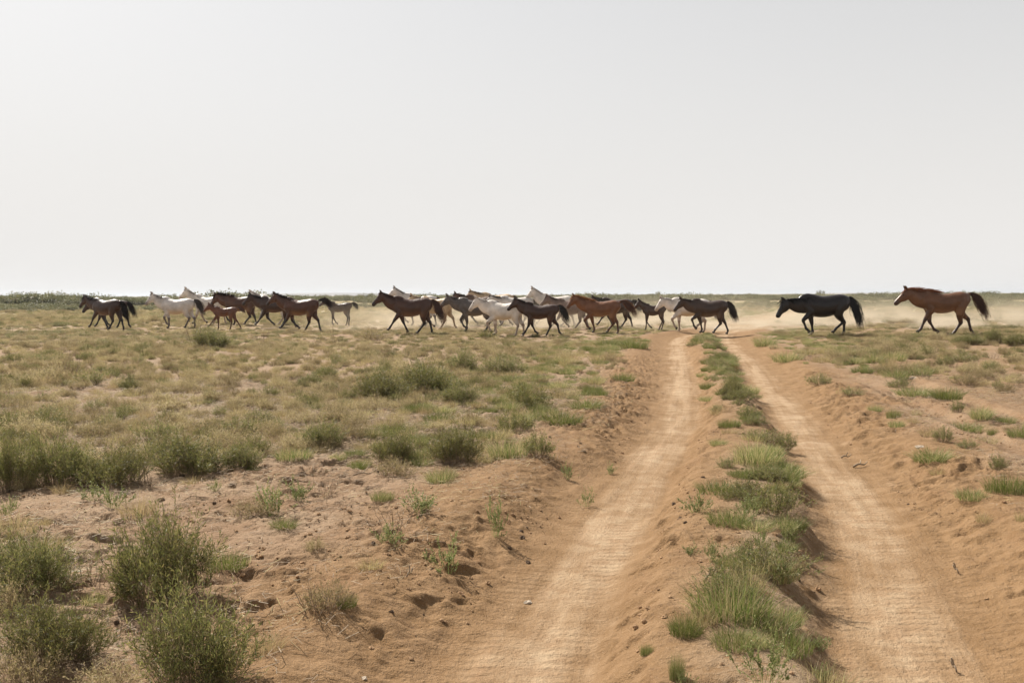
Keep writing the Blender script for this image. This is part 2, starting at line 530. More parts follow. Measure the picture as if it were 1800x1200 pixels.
def pixel_of(x, y, z):
    v = CAM_R.transposed() @ Vector((x, y, z - CAM_H))
    return CX + F_PX * v.x / -v.z, CY - F_PX * v.y / -v.z, -v.z


# far plateaus on the skyline
def mesa(name, pts, dist, h, label):
    x0, x1 = at(pts[0], 540)[0] / at(pts[0], 540)[1] * dist, at(pts[1], 540)[0] / at(pts[1], 540)[1] * dist
    n, V, Q = 60, [], []
    prof = [(-260, 0), (-110, 0.35), (-40, 0.9), (0, 1.0), (500, 1.0), (800, 0)]
    for i in range(n + 1):
        u = i / n
        x = x0 + (x1 - x0) * u
        e = min(1, u / 0.10, (1 - u) / 0.35)
        hh = h * (e ** 0.6) * (0.9 + 0.1 * float(vnoise(np.array([x]), np.array([0.0]), 160, 4)[0]))
        off = 90 * float(vnoise(np.array([x]), np.array([50.0]), 230, 8)[0])
        for dy, f in prof:
            V.append((x, dist + dy + off, -1.5 + hh * f))
    k = len(prof)
    for i in range(n):
        for j in range(k - 1):
            Q.append((i * k + j, (i + 1) * k + j, (i + 1) * k + j + 1, i * k + j + 1))
    o = new_obj(name, np_mesh(name, V, [np.array(Q, np.int32)], M_MESA, False))
    tag(o, label, None, None, 'structure')


mesa('distant_plateau', (345, 760), 4600, 15.5, 'long low pale plateau on the skyline')
mesa('distant_rise', (1500, 1690), 4900, 7.0, 'faint low rise on the skyline')


# ------------------------------------------------------------------ plants
def strips(P, W, side):
    """Ribbons. P: (n, k, 3) centre lines; W: (n, k) half widths; side: (n, 3). Returns verts, quads."""
    n, k, _ = P.shape
    A = P + side[:, None, :] * W[..., None]
    B = P - side[:, None, :] * W[..., None]
    V = np.stack([A, B], 2).reshape(-1, 3)
    b = (np.arange(n) * k * 2)[:, None] + (np.arange(k - 1) * 2)[None, :]
    Q = np.stack([b, b + 1, b + 3, b + 2], -1).reshape(-1, 4)
    return V, Q.astype(np.int32)


def leaves(C, D, L, Wd, r):
    """Lens-shaped leaves: base C, direction D, length L, half width Wd."""
    n = len(C)
    s = np.cross(D, r.normal(size=(n, 3)))
    s /= np.linalg.norm(s, axis=1, keepdims=True) + 1e-9
    a = C
    m = C + D * (L * 0.5)[:, None]
    tip = C + D * L[:, None]
    V = np.stack([a, m + s * Wd[:, None], tip, m - s * Wd[:, None]], 1).reshape(-1, 3)
    Q = np.arange(n * 4, dtype=np.int32).reshape(-1, 4)
    return V, Q


def unit(v): return v / (np.linalg.norm(v, axis=-1, keepdims=True) + 1e-9)


def merge(parts):
    """parts: list of (V, Q, tint per vertex, dry per vertex, material index)."""
    V, Q, T, D, M, o = [], [], [], [], [], 0
    for v, q, t, d, m in parts:
        V.append(v); Q.append(q + o); T.append(t); D.append(d); M.append(np.full(len(q), m))
        o += len(v)
    return np.concatenate(V), np.concatenate(Q), np.concatenate(T), np.concatenate(D), np.concatenate(M)


def shrub_parts(seed, n_stem=90, n_leaf=16, leaf_len=0.06, leaf_w=0.006, h=1.0, spread=0.75, upright=0.5, twig=1.0, foot=0.46):
    """Wiry shrub of unit height: (wood), (leaves)."""
    r = np.random.default_rng(seed)
    th = r.uniform(0, 2 * np.pi, n_stem)
    rad = np.sqrt(r.uniform(0, 1, n_stem))
    lump = 0.66 + 0.26 * np.sin(th * 2 + seed) * np.sin(th * 3 + 2 * seed) + 0.20 * r.normal(size=n_stem) + 0.25 * (r.uniform(0, 1, n_stem) > 0.93)
    ln = h * np.clip((1.0 - 0.30 * rad ** 2) * lump, 0.2, 1.15)
    base = np.stack([np.cos(th) * rad * spread * foot, np.sin(th) * rad * spread * foot, np.zeros(n_stem) - 0.03], 1)
    base[:, :2] += 0.22 * foot * spread * np.stack([np.sin(5 * th + seed), np.cos(4 * th + seed)], 1)
    out = np.stack([np.cos(th), np.sin(th), np.zeros(n_stem)], 1)
    k = 6
    u = np.linspace(0, 1, k)
    lean = (rad * spread * 0.46 * r.uniform(0.3, 1.5, n_stem))[:, None] * (u ** (0.8 + upright))[None, :]
    P = base[:, None, :] + out[:, None, :] * lean[..., None]
    P[..., 2] += ln[:, None] * u[None, :] * (1 - 0.12 * rad[:, None] * u[None, :])
    P[:, 1:, :] += np.cumsum(r.normal(size=(n_stem, k - 1, 3)) * 0.028, 1)
    wv = 0.0055 * twig * (1 - 0.75 * u)[None, :] * np.ones((n_stem, 1))
    V1, Q1 = strips(P, wv, unit(np.cross(P[:, -1] - P[:, 0], r.normal(size=(n_stem, 3)))))
    # side twigs
    m = n_stem * 2
    si = r.integers(0, n_stem, m)
    su = r.uniform(0.3, 0.85, m)
    fi = su * (k - 1)
    i0 = np.minimum(fi.astype(int), k - 2)
    B = P[si, i0] + (P[si, i0 + 1] - P[si, i0]) * (fi - i0)[:, None]
    d = unit(unit(P[si, i0 + 1] - P[si, i0]) + 0.75 * r.normal(size=(m, 3)) * np.array([1, 1, 0.6]))
    tl_ = ln[si] * r.uniform(0.12, 0.3, m)
    kk = 3
    uu = np.linspace(0, 1, kk)
    T = B[:, None, :] + d[:, None, :] * (tl_[:, None] * uu)[..., None]
    T[..., 2] += 0.05 * uu[None, :] ** 2
    V2, Q2 = strips(T, 0.0034 * twig * (1 - 0.6 * uu)[None, :] * np.ones((m, 1)), unit(np.cross(d, r.normal(size=(m, 3)))))
    wood = merge([(V1, Q1, np.full(len(V1), 0.5), np.zeros(len(V1)), 0), (V2, Q2, np.full(len(V2), 0.5), np.zeros(len(V2)), 0)])
    # leaves along stems and twigs
    nl = n_stem * n_leaf
    si = r.integers(0, n_stem, nl)
    su = 0.22 + 0.78 * np.sqrt(r.uniform(0, 1, nl))
    fi = np.minimum(su, 0.999) * (k - 1)
    i0 = np.minimum(fi.astype(int), k - 2)
    C1 = P[si, i0] + (P[si, i0 + 1] - P[si, i0]) * (fi - i0)[:, None]
    D1 = unit(unit(P[si, i0 + 1] - P[si, i0]) + 0.6 * r.normal(size=(nl, 3)))
    n2 = nl
    ti = r.integers(0, m, n2)
    tu = r.uniform(0.15, 1, n2)
    C2 = T[ti, 0] + (T[ti, -1] - T[ti, 0]) * tu[:, None]
    C2[:, 2] += 0.05 * tu ** 2
    D2 = unit(d[ti] + 0.65 * r.normal(size=(n2, 3)) + np.array([0, 0, 0.3]))
    C, D = np.concatenate([C1, C2]), np.concatenate([D1, D2])
    L = leaf_len * r.uniform(0.55, 1.3, len(C))
    Vl, Ql = leaves(C, D, L, leaf_w * r.uniform(0.7, 1.3, len(C)), r)
    tint = np.clip(0.45 + 0.25 * r.normal(size=len(C)) + 0.12 * np.sin(np.concatenate([th[si], th[si[ti % nl]]]) * 3), 0, 1)
    stem_dry = r.uniform(0, 1, n_stem)
    dry = np.concatenate([0.7 * stem_dry[si], 0.7 * r.uniform(0, 1, n2)]) + 0.3 * r.uniform(0, 1, len(C))
    foliage = (Vl, Ql, np.repeat(tint, 4), np.repeat(dry, 4), np.zeros(len(Ql)))
    return wood, foliage


def shrub_mesh(name, seed, leaf_m, **kw):
    w, f = shrub_parts(seed, **kw)
    V, Q, T, D, M = merge([(w[0], w[1], w[2], w[3], 1), (f[0], f[1], f[2], f[3], 0)])
    return np_mesh(name, V, [Q], [leaf_m, M_TWIG], False, {'tint': T, 'dry': D}, M)


def part_mesh(name, p, m): return np_mesh(name, p[0], [p[1]], m, False, {'tint': p[2], 'dry': p[3]})


def grass_mesh(name, seed, m, n=170, spread=0.55, droop=0.5, w=0.010, h=1.0):
    r = np.random.default_rng(seed)
    th = r.uniform(0, 2 * np.pi, n)
    rad = np.sqrt(r.uniform(0, 1, n))
    base = np.stack([np.cos(th) * rad * spread, np.sin(th) * rad * spread * 0.8, np.zeros(n) - 0.03], 1)
    dth = th + r.normal(size=n) * 0.8
    out = np.stack([np.cos(dth), np.sin(dth), np.zeros(n)], 1)
    ln = h * r.uniform(0.4, 1.0, n) * (1 - 0.3 * rad)
    k = 5
    u = np.linspace(0, 1, k)
    le = r.uniform(0.1, 0.9, n) * droop * (0.5 + rad)
    P = base[:, None, :] + out[:, None, :] * (ln[:, None] * le[:, None] * u[None, :] ** 1.7)[..., None]
    P[..., 2] += ln[:, None] * (u[None, :] - 0.28 * le[:, None] * u[None, :] ** 2)
    W = w * (1 - u ** 1.5 * 0.92)[None, :] * r.uniform(0.6, 1.2, n)[:, None]
    V, Q = strips(P, W, unit(np.cross(out + np.array([0, 0, 0.3]), r.normal(size=(n, 3)))))
    tint = np.clip(0.5 + 0.25 * r.normal(size=n), 0, 1)
    dry = r.uniform(0, 1, n)
    T, D = np.repeat(tint, 2 * k), np.repeat(dry, 2 * k)
    return np_mesh(name, V, [Q], m, False, {'tint': T, 'dry': D})


def weed_parts(seed, n_main=8, leaf=0.05):
    """Sparse branching herb of unit height."""
    r = np.random.default_rng(seed)
    return shrub_parts(seed, n_stem=n_main * 3, n_leaf=28, leaf_len=leaf * 0.75, leaf_w=leaf * 0.17, spread=0.95, upright=0.3, twig=1.1, foot=0.16)


def far_bush_mesh(name, seed, n=1100):
    r = np.random.default_rng(seed)
    nb = 9
    bc = np.stack([r.normal(size=nb) * 0.42, r.normal(size=nb) * 0.42, r.uniform(0.3, 0.68, nb)], 1)
    br = r.uniform(0.22, 0.38, nb)
    b = r.integers(0, nb, n)
    dv = unit(r.normal(size=(n, 3)))
    C = bc[b] + dv * (br[b] * r.uniform(0.35, 1.05, n))[:, None]
    C[:, 2] = np.maximum(C[:, 2], 0.0)
    D = unit(dv + 0.8 * r.normal(size=(n, 3)) + np.array([0, 0, 0.5]))
    V, Q = leaves(C, D, r.uniform(0.06, 0.13, n), r.uniform(0.016, 0.032, n), r)
    st = np.zeros((6, 4, 3))
    for i in range(6):
        st[i] = np.linspace([0.03 * i - 0.08, 0, -0.05], bc[i] * [1, 1, 0.9], 4)
    V2, Q2 = strips(st, np.full((6, 4), 0.02), unit(r.normal(size=(6, 3))))
    t = np.clip(0.5 + 0.28 * r.normal(size=n), 0, 1)
    VV, QQ, T, Dd, M = merge([(V, Q, np.repeat(t, 4), np.repeat(r.uniform(0, 1, n), 4), 0), (V2, Q2, np.zeros(len(V2)), np.zeros(len(V2)), 1)])
    return np_mesh(name, VV, [QQ], [M_FAR, M_TWIG], False, {'tint': T, 'dry': Dd}, M)


def dead_parts(seed, n=26):
    w, _ = shrub_parts(seed, n_stem=n, n_leaf=1, spread=1.0, upright=0.1, twig=1.9)
    return w


SHRUBS = [shrub_parts(100 + i, n_stem=420, n_leaf=13, leaf_len=0.075, leaf_w=0.0050, spread=0.80, upright=0.30, twig=0.6) for i in range(4)]
SHRUB_W = [part_mesh('shrub_stems', s[0], M_TWIG) for s in SHRUBS]
SHRUB_F = [part_mesh('shrub_foliage', s[1], M_SHRUB) for s in SHRUBS]
WEEDS = [weed_parts(200 + i, 7 + i, 0.075) for i in range(4)]
WEED_W = [part_mesh('weed_stems', s[0], M_WEED) for s in WEEDS]
WEED_F = [part_mesh('weed_foliage', s[1], M_WEED) for s in WEEDS]
GRASS = [grass_mesh('grass_tuft', 300 + i, M_GRASS, n=620, spread=0.80, droop=0.55 + 0.15 * i, w=0.0095) for i in range(4)]
OLIVE = [shrub_mesh('olive_shrub', 400 + i, M_OLIVE, n_stem=170, n_leaf=9, leaf_len=0.095, leaf_w=0.0075, spread=1.0, upright=0.25, twig=0.9) for i in range(4)]
GREEN = [shrub_mesh('green_shrub', 450 + i, M_SHRUB, n_stem=170, n_leaf=10, leaf_len=0.10, leaf_w=0.008, spread=0.95, upright=0.25, twig=0.9) for i in range(3)]
STRAW = [grass_mesh('dry_grass_tuft', 500 + i, M_STRAW, n=260, spread=0.65, droop=0.8, w=0.008) for i in range(3)]
DEAD = [part_mesh('dead_twigs', dead_parts(600 + i), M_TWIG) for i in range(3)]
FARB = [far_bush_mesh('far_bush', 700 + i) for i in range(4)]
COUNT = {}
PLANTED = []                                                  # x, y, radius of every plant set by hand


def pick(lst, key):
    COUNT[key] = COUNT.get(key, -1) + 1
    return COUNT[key] % len(lst)


def plant(kind, px, py, h, w, label):
    """A plant whose base the photograph shows at px, py, with height h and width w in photo pixels."""
    x, y, z = seat(px, py)
    m = pixel_of(x, y, z)[2] / F_PX
    H, W = h * m * 1.02, w * m
    PLANTED.append((x, y, W * 0.45))
    i = pick([0, 1, 2, 3], kind)
    name, cat, group, sw = {
        'shrub': ('wiry_shrub', 'shrub', 'wiry grey-green shrubs on the steppe', 1.45),
        'weed': ('leafy_weed', 'weed', 'sparse leafy weeds on bare sand', 1.25),
        'grass': ('grass_tuft', 'grass tuft', 'green grass tufts along the track', 1.75),
        'straw': ('dry_grass_tuft', 'grass tuft', 'dry grass tufts on the sand', 1.7),
        'dead': ('dead_twig_bush', 'shrub', 'dead leafless twig bushes', 1.6),
        'olive': ('olive_shrub', 'shrub', 'low olive shrubs on the steppe', 1.7),
        'green': ('green_shrub', 'shrub', 'low green shrubs on the steppe', 1.7)}[kind]
    rz = rng.uniform(0, 6.28)
    sc = (W / sw, W / sw, H)
    if kind in ('shrub', 'weed'):
        root = empty(name, (x, y, z), rz)
        root.scale = sc
        A, B = (SHRUB_W, SHRUB_F) if kind == 'shrub' else (WEED_W, WEED_F)
        new_obj('stems', A[i], root)
        new_obj('foliage', B[i], root)
    else:
        lst = {'grass': GRASS, 'straw': STRAW, 'dead': DEAD, 'olive': OLIVE, 'green': GREEN}[kind]
        root = new_obj(name, lst[i % len(lst)])
        root.location, root.rotation_euler, root.scale = (x, y, z), (0, 0, rz), sc
    return tag(root, label, cat, group)


HAND = [
    # foreground, beside the camera
    ('shrub', 283, 1052, 165, 200, 'tall dark grey-green shrub, the upper right of the four big foreground bushes'),
    ('shrub', 348, 1205, 190, 215, 'big yellowish-green shrub nearest the camera with orange-tinged stems'),
    ('shrub', 52, 1040, 105, 170, 'bushy green shrub cut by the photo edge above the low sprawling one'),
    ('shrub', 98, 1160, 125, 190, 'sprawling grey-green shrub below the bushy one at the photo edge'),
    ('olive', 40, 1212, 75, 130, 'low olive scrub in the bottom corner of the photo'),
    ('olive', 190, 1215, 60, 120, 'low olive clump at the bottom between the two nearest big shrubs'),
    ('dead', 165, 1030, 70, 110, 'dry leafless twigs between the two upper foreground bushes'),
    ('dead', 560, 1080, 62, 130, 'wide flattened dead bush on the bare sand past the big yellowish shrub'),
    ('olive', 575, 1068, 55, 95, 'half-dry olive shrub growing through the flattened dead bush'),
    ('straw', 470, 1145, 50, 80, 'yellow dry grass tuft beside the big yellowish-green shrub'),
    ('weed', 200, 893, 50, 75, 'pale green weed behind the tall dark foreground shrub'),
    ('weed', 478, 903, 62, 75, 'leafy weed at the near end of the three-plant row on bare sand'),
    ('weed', 522, 880, 46, 65, 'leafy weed in the middle of the three-plant row on bare sand'),
    ('dead', 572, 872, 56, 55, 'grey dead twig bush ending the three-plant row on bare sand'),
    ('weed', 378, 862, 24, 25, 'tiny upright seedling just in front of the dense scrub edge'),
    ('weed', 783, 1006, 72, 85, 'light green weed with a shadow falling toward the wheel rut'),
    ('weed', 872, 958, 78, 52, 'narrow tall weed closest to the near wheel rut, beside the dark dung'),
    ('weed', 735, 902, 52, 90, 'spreading weed growing among grey dead branches'),
    ('dead', 700, 925, 45, 110, 'fallen grey dead branches around the spreading weed'),
    ('straw', 652, 1002, 38, 55, 'brownish dry tuft on pale sand below the dead branches'),
    ('weed', 685, 962, 50, 60, 'thin weed between the dead branches and the brownish tuft'),
    ('grass', 610, 1064, 30, 45, 'small green grass tuft behind the flattened dead bush'),
    ('weed', 1030, 890, 38, 34, 'small upright weed alone on the bank of the near wheel rut'),
    ('weed', 998, 842, 30, 34, 'pale weed on the sand below the bright green grass clump'),
    ('weed', 1072, 833, 24, 28, 'smallest pale weed at the shoulder of the near wheel rut'),
    ('straw', 25, 925, 50, 80, 'straw-coloured tuft at the photo edge above the bushy green shrub'),
    ('weed', 15, 905, 40, 40, 'lanky weed at the photo edge on bare pale sand'),
    # edge of the dense scrub
    ('shrub', 800, 812, 72, 105, 'dark green shrub on the scrub edge with a black shadow under it'),
    ('shrub', 692, 813, 62, 85, 'dark shrub beside the one with the black shadow, nearer the dead sticks'),
    ('dead', 745, 803, 48, 55, 'dead sticks between the two dark shrubs of the scrub edge'),
    ('grass', 893, 803, 52, 75, 'bright green grass clump next to the dark scrub-edge shrub'),
    ('green', 948, 800, 46, 62, 'yellow-green clump ending the scrub edge toward the track'),
    ('shrub', 566, 787, 52, 88, 'rounded grey-brown shrub alone before the scrub edge'),
    ('shrub', 330, 832, 76, 150, 'wide grey-green shrub in the middle of the dense scrub row'),
    ('shrub', 425, 825, 54, 76, 'shrub at the sandy end of the dense scrub row'),
    ('shrub', 205, 852, 78, 130, 'broad shrub second in the dense scrub row from the photo edge'),
    ('shrub', 105, 850, 95, 130, 'tall olive-green shrub in the dense scrub row near the photo edge'),
    ('shrub', 18, 862, 100, 110, 'shrub starting the dense scrub row, cut by the photo edge'),
    ('dead', 262, 850, 45, 80, 'brown dead twigs in a gap of the dense scrub row'),
    ('weed', 165, 880, 40, 60, 'bright weed at the foot of the broad scrub-row shrub'),
    ('green', 270, 778, 45, 70, 'dark dense tussock behind the dense scrub row'),
    ('olive', 35, 757, 34, 62, 'dark low tussock at the photo edge behind the dense scrub row'),
    # middle distance
    ('shrub', 672, 702, 55, 105, 'brownish shrub, nearest of the big mid-field thicket'),
    ('shrub', 752, 692, 62, 110, 'tallest grey-brown shrub of the big mid-field thicket'),
    ('shrub', 808, 706, 40, 80, 'dark green shrub on the track side of the big mid-field thicket'),
    ('shrub', 815, 652, 42, 58, 'grey shrub standing just behind the big mid-field thicket'),
    ('shrub', 882, 654, 36, 80, 'wide dark shrub behind the thicket, below the white front horse'),
    ('green', 572, 666, 28, 52, 'small dense dark green shrub between thicket and bay horse'),
    ('green', 930, 720, 50, 85, 'green shrub between the mid-field thicket and the track'),
    ('grass', 985, 745, 40, 80, 'fresh green grass patch at the track side of the scrub'),
    ('green', 905, 760, 44, 75, 'green shrub just behind the bright grass clump'),
    ('grass', 1030, 720, 34, 70, 'fresh grass strip on the shoulder above the near rut'),
    ('dead', 120, 662, 55, 60, 'tall brown dead bush among low scrub near the photo edge'),
    ('green', 158, 676, 32, 60, 'green tussock beside the tall brown dead bush'),
    ('green', 45, 684, 26, 28, 'vivid green little plant near the photo edge in the scrub'),
    ('shrub', 372, 612, 40, 75, 'grey thorny bush in front of the chestnut foal'),
    ('dead', 345, 600, 40, 60, 'bare branches sticking up in front of the chestnut foal'),
    ('dead', 460, 606, 34, 38, 'forked dead stick standing before the front bay horse'),
    ('dead', 590, 605, 34, 32, 'upright bare stick before the dark trotting foal'),
    ('olive', 655, 598, 22, 68, 'low shadowed shrub in front of the dark bay with raised foreleg'),
    ('green', 855, 596, 18, 32, 'small dark tuft at the feet of the white front horse'),
    ('straw', 1000, 640, 24, 50, 'pale tuft on the shoulder below the dark young horse'),
    ('grass', 1095, 668, 26, 44, 'green tuft on the eroded bank of the near rut'),
    ('grass', 1115, 612, 26, 60, 'green grass on the bank corner below the chestnut with pale mane'),
    ('grass', 1070, 610, 22, 60, 'yellow-green grass below the chestnut with pale mane'),
    # the ridge between the ruts, far to near
    ('grass', 1226, 604, 20, 26, 'farthest green clump on the ridge between the ruts'),
    ('grass', 1246, 622, 11, 22, 'second clump from the far end of the ridge between the ruts'),
    ('grass', 1252, 638, 14, 20, 'third clump from the far end of the ridge between the ruts'),
    ('grass', 1240, 651, 13, 18, 'small clump on the near-rut side of the narrow ridge'),
    ('grass', 1244, 667, 13, 16, 'little clump just above the dark ridge shrub'),
    ('green', 1287, 690, 30, 34, 'dark green shrub where the ridge narrows'),
    ('green', 1298, 709, 14, 26, 'small dark clump right below the ridge-top shrub'),
    ('grass', 1282, 750, 22, 48, 'bright yellow-green grass clump where the ridge widens'),
    ('green', 1318, 746, 17, 32, 'grey-green clump beside the bright grass where the ridge widens'),
    ('grass', 1328, 815, 58, 95, 'largest bright green grass clump in the middle of the ridge'),
    ('green', 1378, 788, 32, 48, 'shrub hanging over the far rut behind the largest ridge grass'),
    ('green', 1362, 905, 66, 105, 'big loose green bush on the ridge overhanging the far rut'),
    ('weed', 1315, 912, 52, 62, 'low leafy plant on the near-rut side of the big overhanging bush'),
    ('green', 1352, 845, 30, 70, 'low green growth between largest ridge grass and big overhanging bush'),
    ('weed', 1385, 955, 52, 62, 'weed below the big overhanging ridge bush'),
    ('weed', 1337, 958, 40, 32, 'thin weed on bare ridge sand between two green clumps'),
    ('grass', 1285, 1083, 105, 145, 'tall dense grass clump at the ridge edge with golden tips'),
    ('straw', 1310, 1040, 75, 90, 'golden dry blades at the top of the tall ridge clump'),
    ('grass', 1205, 1115, 58, 66, 'dark green clump with a deep shadow below the tall ridge grass'),
    ('straw', 1232, 1095, 55, 80, 'straw blades between the tall ridge grass and the shadowed clump'),
    ('weed', 1378, 1022, 52, 52, 'bushy weed beside the tall ridge grass at the rut edge'),
    ('weed', 1252, 986, 42, 46, 'green weed on the bare ridge above the tall grass'),
    ('weed', 1215, 975, 25, 40, 'flat weed low on the near-rut flank of the ridge'),
    ('weed', 1225, 900, 42, 60, 'spindly weed high on the near-rut flank of the ridge'),
    ('weed', 1345, 1205, 125, 110, 'large yellow-green weed nearest the camera on the ridge'),
    ('dead', 1372, 1120, 62, 60, 'wispy grey dead stalks above the large nearest ridge weed'),
    ('weed', 1442, 1142, 32, 50, 'small creeping weed on the inner side of the far rut'),
    ('weed', 1447, 1200, 40, 56, 'creeping weed at the very bottom beside the large ridge weed'),
    ('grass', 1190, 1192, 68, 30, 'slim upright grass sprout near the bottom of the ridge'),
    ('grass', 1137, 1150, 28, 30, 'tiny grass sprout on the inner slope of the near rut'),
    ('weed', 1205, 1200, 40, 40, 'low weed at the bottom next to the slim grass sprout'),
    # far verge
    ('grass', 1606, 693, 24, 78, 'long lime-green grass mat below the black horse on the far verge'),
    ('green', 1580, 682, 22, 42, 'dark tussock at the back of the long lime grass mat'),
    ('grass', 1538, 728, 22, 30, 'grass tuft, nearer the rut, of a pair on the verge'),
    ('grass', 1571, 729, 24, 32, 'blue-green grass tuft, the outer of a pair on the verge'),
    ('grass', 1576, 756, 17, 36, 'small lime grass tuft below the pair on the verge'),
    ('green', 1683, 735, 22, 27, 'round blue-green shrublet above the wide verge grass'),
    ('grass', 1700, 757, 24, 78, 'wide fresh grass clump under the round blue-green shrublet'),
    ('green', 1658, 776, 28, 38, 'leafy blue-green plant left of the verge grass pair'),
    ('green', 1700, 787, 18, 40, 'trailing blue-green plant below the wide verge grass'),
    ('grass', 1640, 814, 38, 76, 'thick grass clump beside the pale flat stone'),
    ('straw', 1650, 832, 24, 40, 'dry grass fringe on the bank under the thick verge clump'),
    ('green', 1754, 825, 30, 34, 'single blue-green tuft between verge clumps near the photo edge'),
    ('grass', 1772, 864, 46, 85, 'big coarse grass clump at the photo edge on the far verge'),
    ('grass', 1706, 878, 26, 66, 'low grass mat between thick verge clump and photo-edge clump'),
    ('straw', 1728, 920, 28, 40, 'dry wiry tuft alone on the far bank'),
    ('straw', 1795, 915, 26, 30, 'dry tuft at the photo edge on the far bank'),
    ('green', 1497, 692, 18, 46, 'low green tuft strip at the far rut shoulder'),
    ('green', 1440, 676, 22, 48, 'grass-green tussock on the shoulder where the far bank begins'),
    ('grass', 1385, 635, 30, 66, 'green grass on the bank corner in front of the black horse'),
    ('grass', 1345, 608, 30, 50, 'tall pale grass at the bend of the track before the black horse'),
    ('green', 1545, 627, 14, 34, 'small vivid tuft under the tail of the black horse'),
    ('green', 1740, 652, 18, 36, 'dark tuft under the hind legs of the chestnut straggler'),
    ('olive', 1700, 676, 24, 64, 'wide olive tussock on the far verge below the straggler'),
    ('green', 1755, 683, 16, 22, 'small round tuft near the photo edge on the far verge'),
    ('shrub', 1700, 606, 22, 56, 'dark thorny shrub under the belly of the chestnut straggler'),
    ('shrub', 1745, 604, 30, 36, 'upright thorny shrub behind the heels of the chestnut straggler'),
    ('dead', 1660, 594, 26, 30, 'forked dry stem between the legs of the chestnut straggler'),
    ('shrub', 1785, 608, 24, 44, 'grey thorny shrub at the photo edge behind the straggler'),
]
for a in HAND: plant(*a)


# ------------------------------------------------------------------ scattered scrub
def scatter(n, x0, x1, y0, y1, r):
    return r.uniform(x0, x1, n), r.uniform(y0, y1, n)


def in_view(x, y, pad=1.08): return (np.abs(x) < 0.515 * y * pad + 0.6) & (y > 2.5)


r2 = np.random.default_rng(77)
hp = np.array(PLANTED)
pts = []                                                       # x, y, height, width, kind index
for (y0, y1, dens) in ((3.6, 9, 46), (9, 20, 30), (20, 40, 18), (40, 75, 6.5), (75, 150, 1.8)):
    xm = 0.56 * y1 + 2
    n = int(dens * 2 * xm * (y1 - y0))
    x, y = scatter(n, -xm, xm, y0, y1, r2)
    k = in_view(x, y, 1.15)
    x, y = x[k], y[k]
    c = cover(x, y)
    keep = r2.uniform(0, 1, len(x)) < c * (0.55 if y0 < 9 else 0.75)
    x, y, c = x[keep], y[keep], c[keep]
    tl, tr = lanes(x, y)
    big = vnoise(x, y, 2.3, 61) + 0.4 * vnoise(x, y, 9.0, 62)
    h = (0.085 + 0.11 * r2.uniform(0, 1, len(x)) ** 1.5 + 0.13 * np.clip(big, 0, 1) * (r2.uniform(0, 1, len(x)) < 0.45)) * (1 + 0.35 * sstep(25, 60, y))
    w = h * r2.uniform(1.3, 2.4, len(x)) * (1 + 0.5 * sstep(30, 80, y))
    h = h * (1 - 0.35 * sstep(24, 31, y) * (1 - sstep(44, 52, y)))
    u = r2.uniform(0, 1, len(x))
    g = 0.5 + 0.5 * vnoise(x, y, 1.9, 63)
    verge = np.minimum(np.abs(tl), np.abs(tr)) < 3.2
    kd = np.where(u < 0.05 + 0.13 * g, 1, np.where(u < 0.52, 0, np.where(u < 0.90, 2, 3)))
    kd = np.where(verge & (u < 0.4), 4, kd)
    mid = (tl > 0) & (tr < 0)
    kd = np.where(mid, np.where(u < 0.6, 4, np.where(u < 0.88, 1, 2)), kd)
    h = np.where(mid, h * 0.85, h)
    pts.append(np.stack([x, y, h, w, kd], 1))
pts = np.concatenate(pts)
dm = np.min(np.hypot(pts[:, None, 0] - hp[None, :, 0], pts[:, None, 1] - hp[None, :, 1]) - hp[None, :, 2] * 0.7, 1)
ptl, ptr = lanes(pts[:, 0], pts[:, 1])
pts = pts[(dm > 0) & (np.minimum(np.abs(ptl), np.abs(ptr)) > np.where((ptl > 0) & (ptr < 0), 0.38, 0.85))]
pz = terrain(pts[:, 0], pts[:, 1])
scr = pts[:, 2] * np.sqrt(pts[:, 3]) / pts[:, 1] ** 1.5
order = np.argsort(-scr)
N_IND = 210
HORSE_COLUMNS = []                                             # filled below: px, phrase


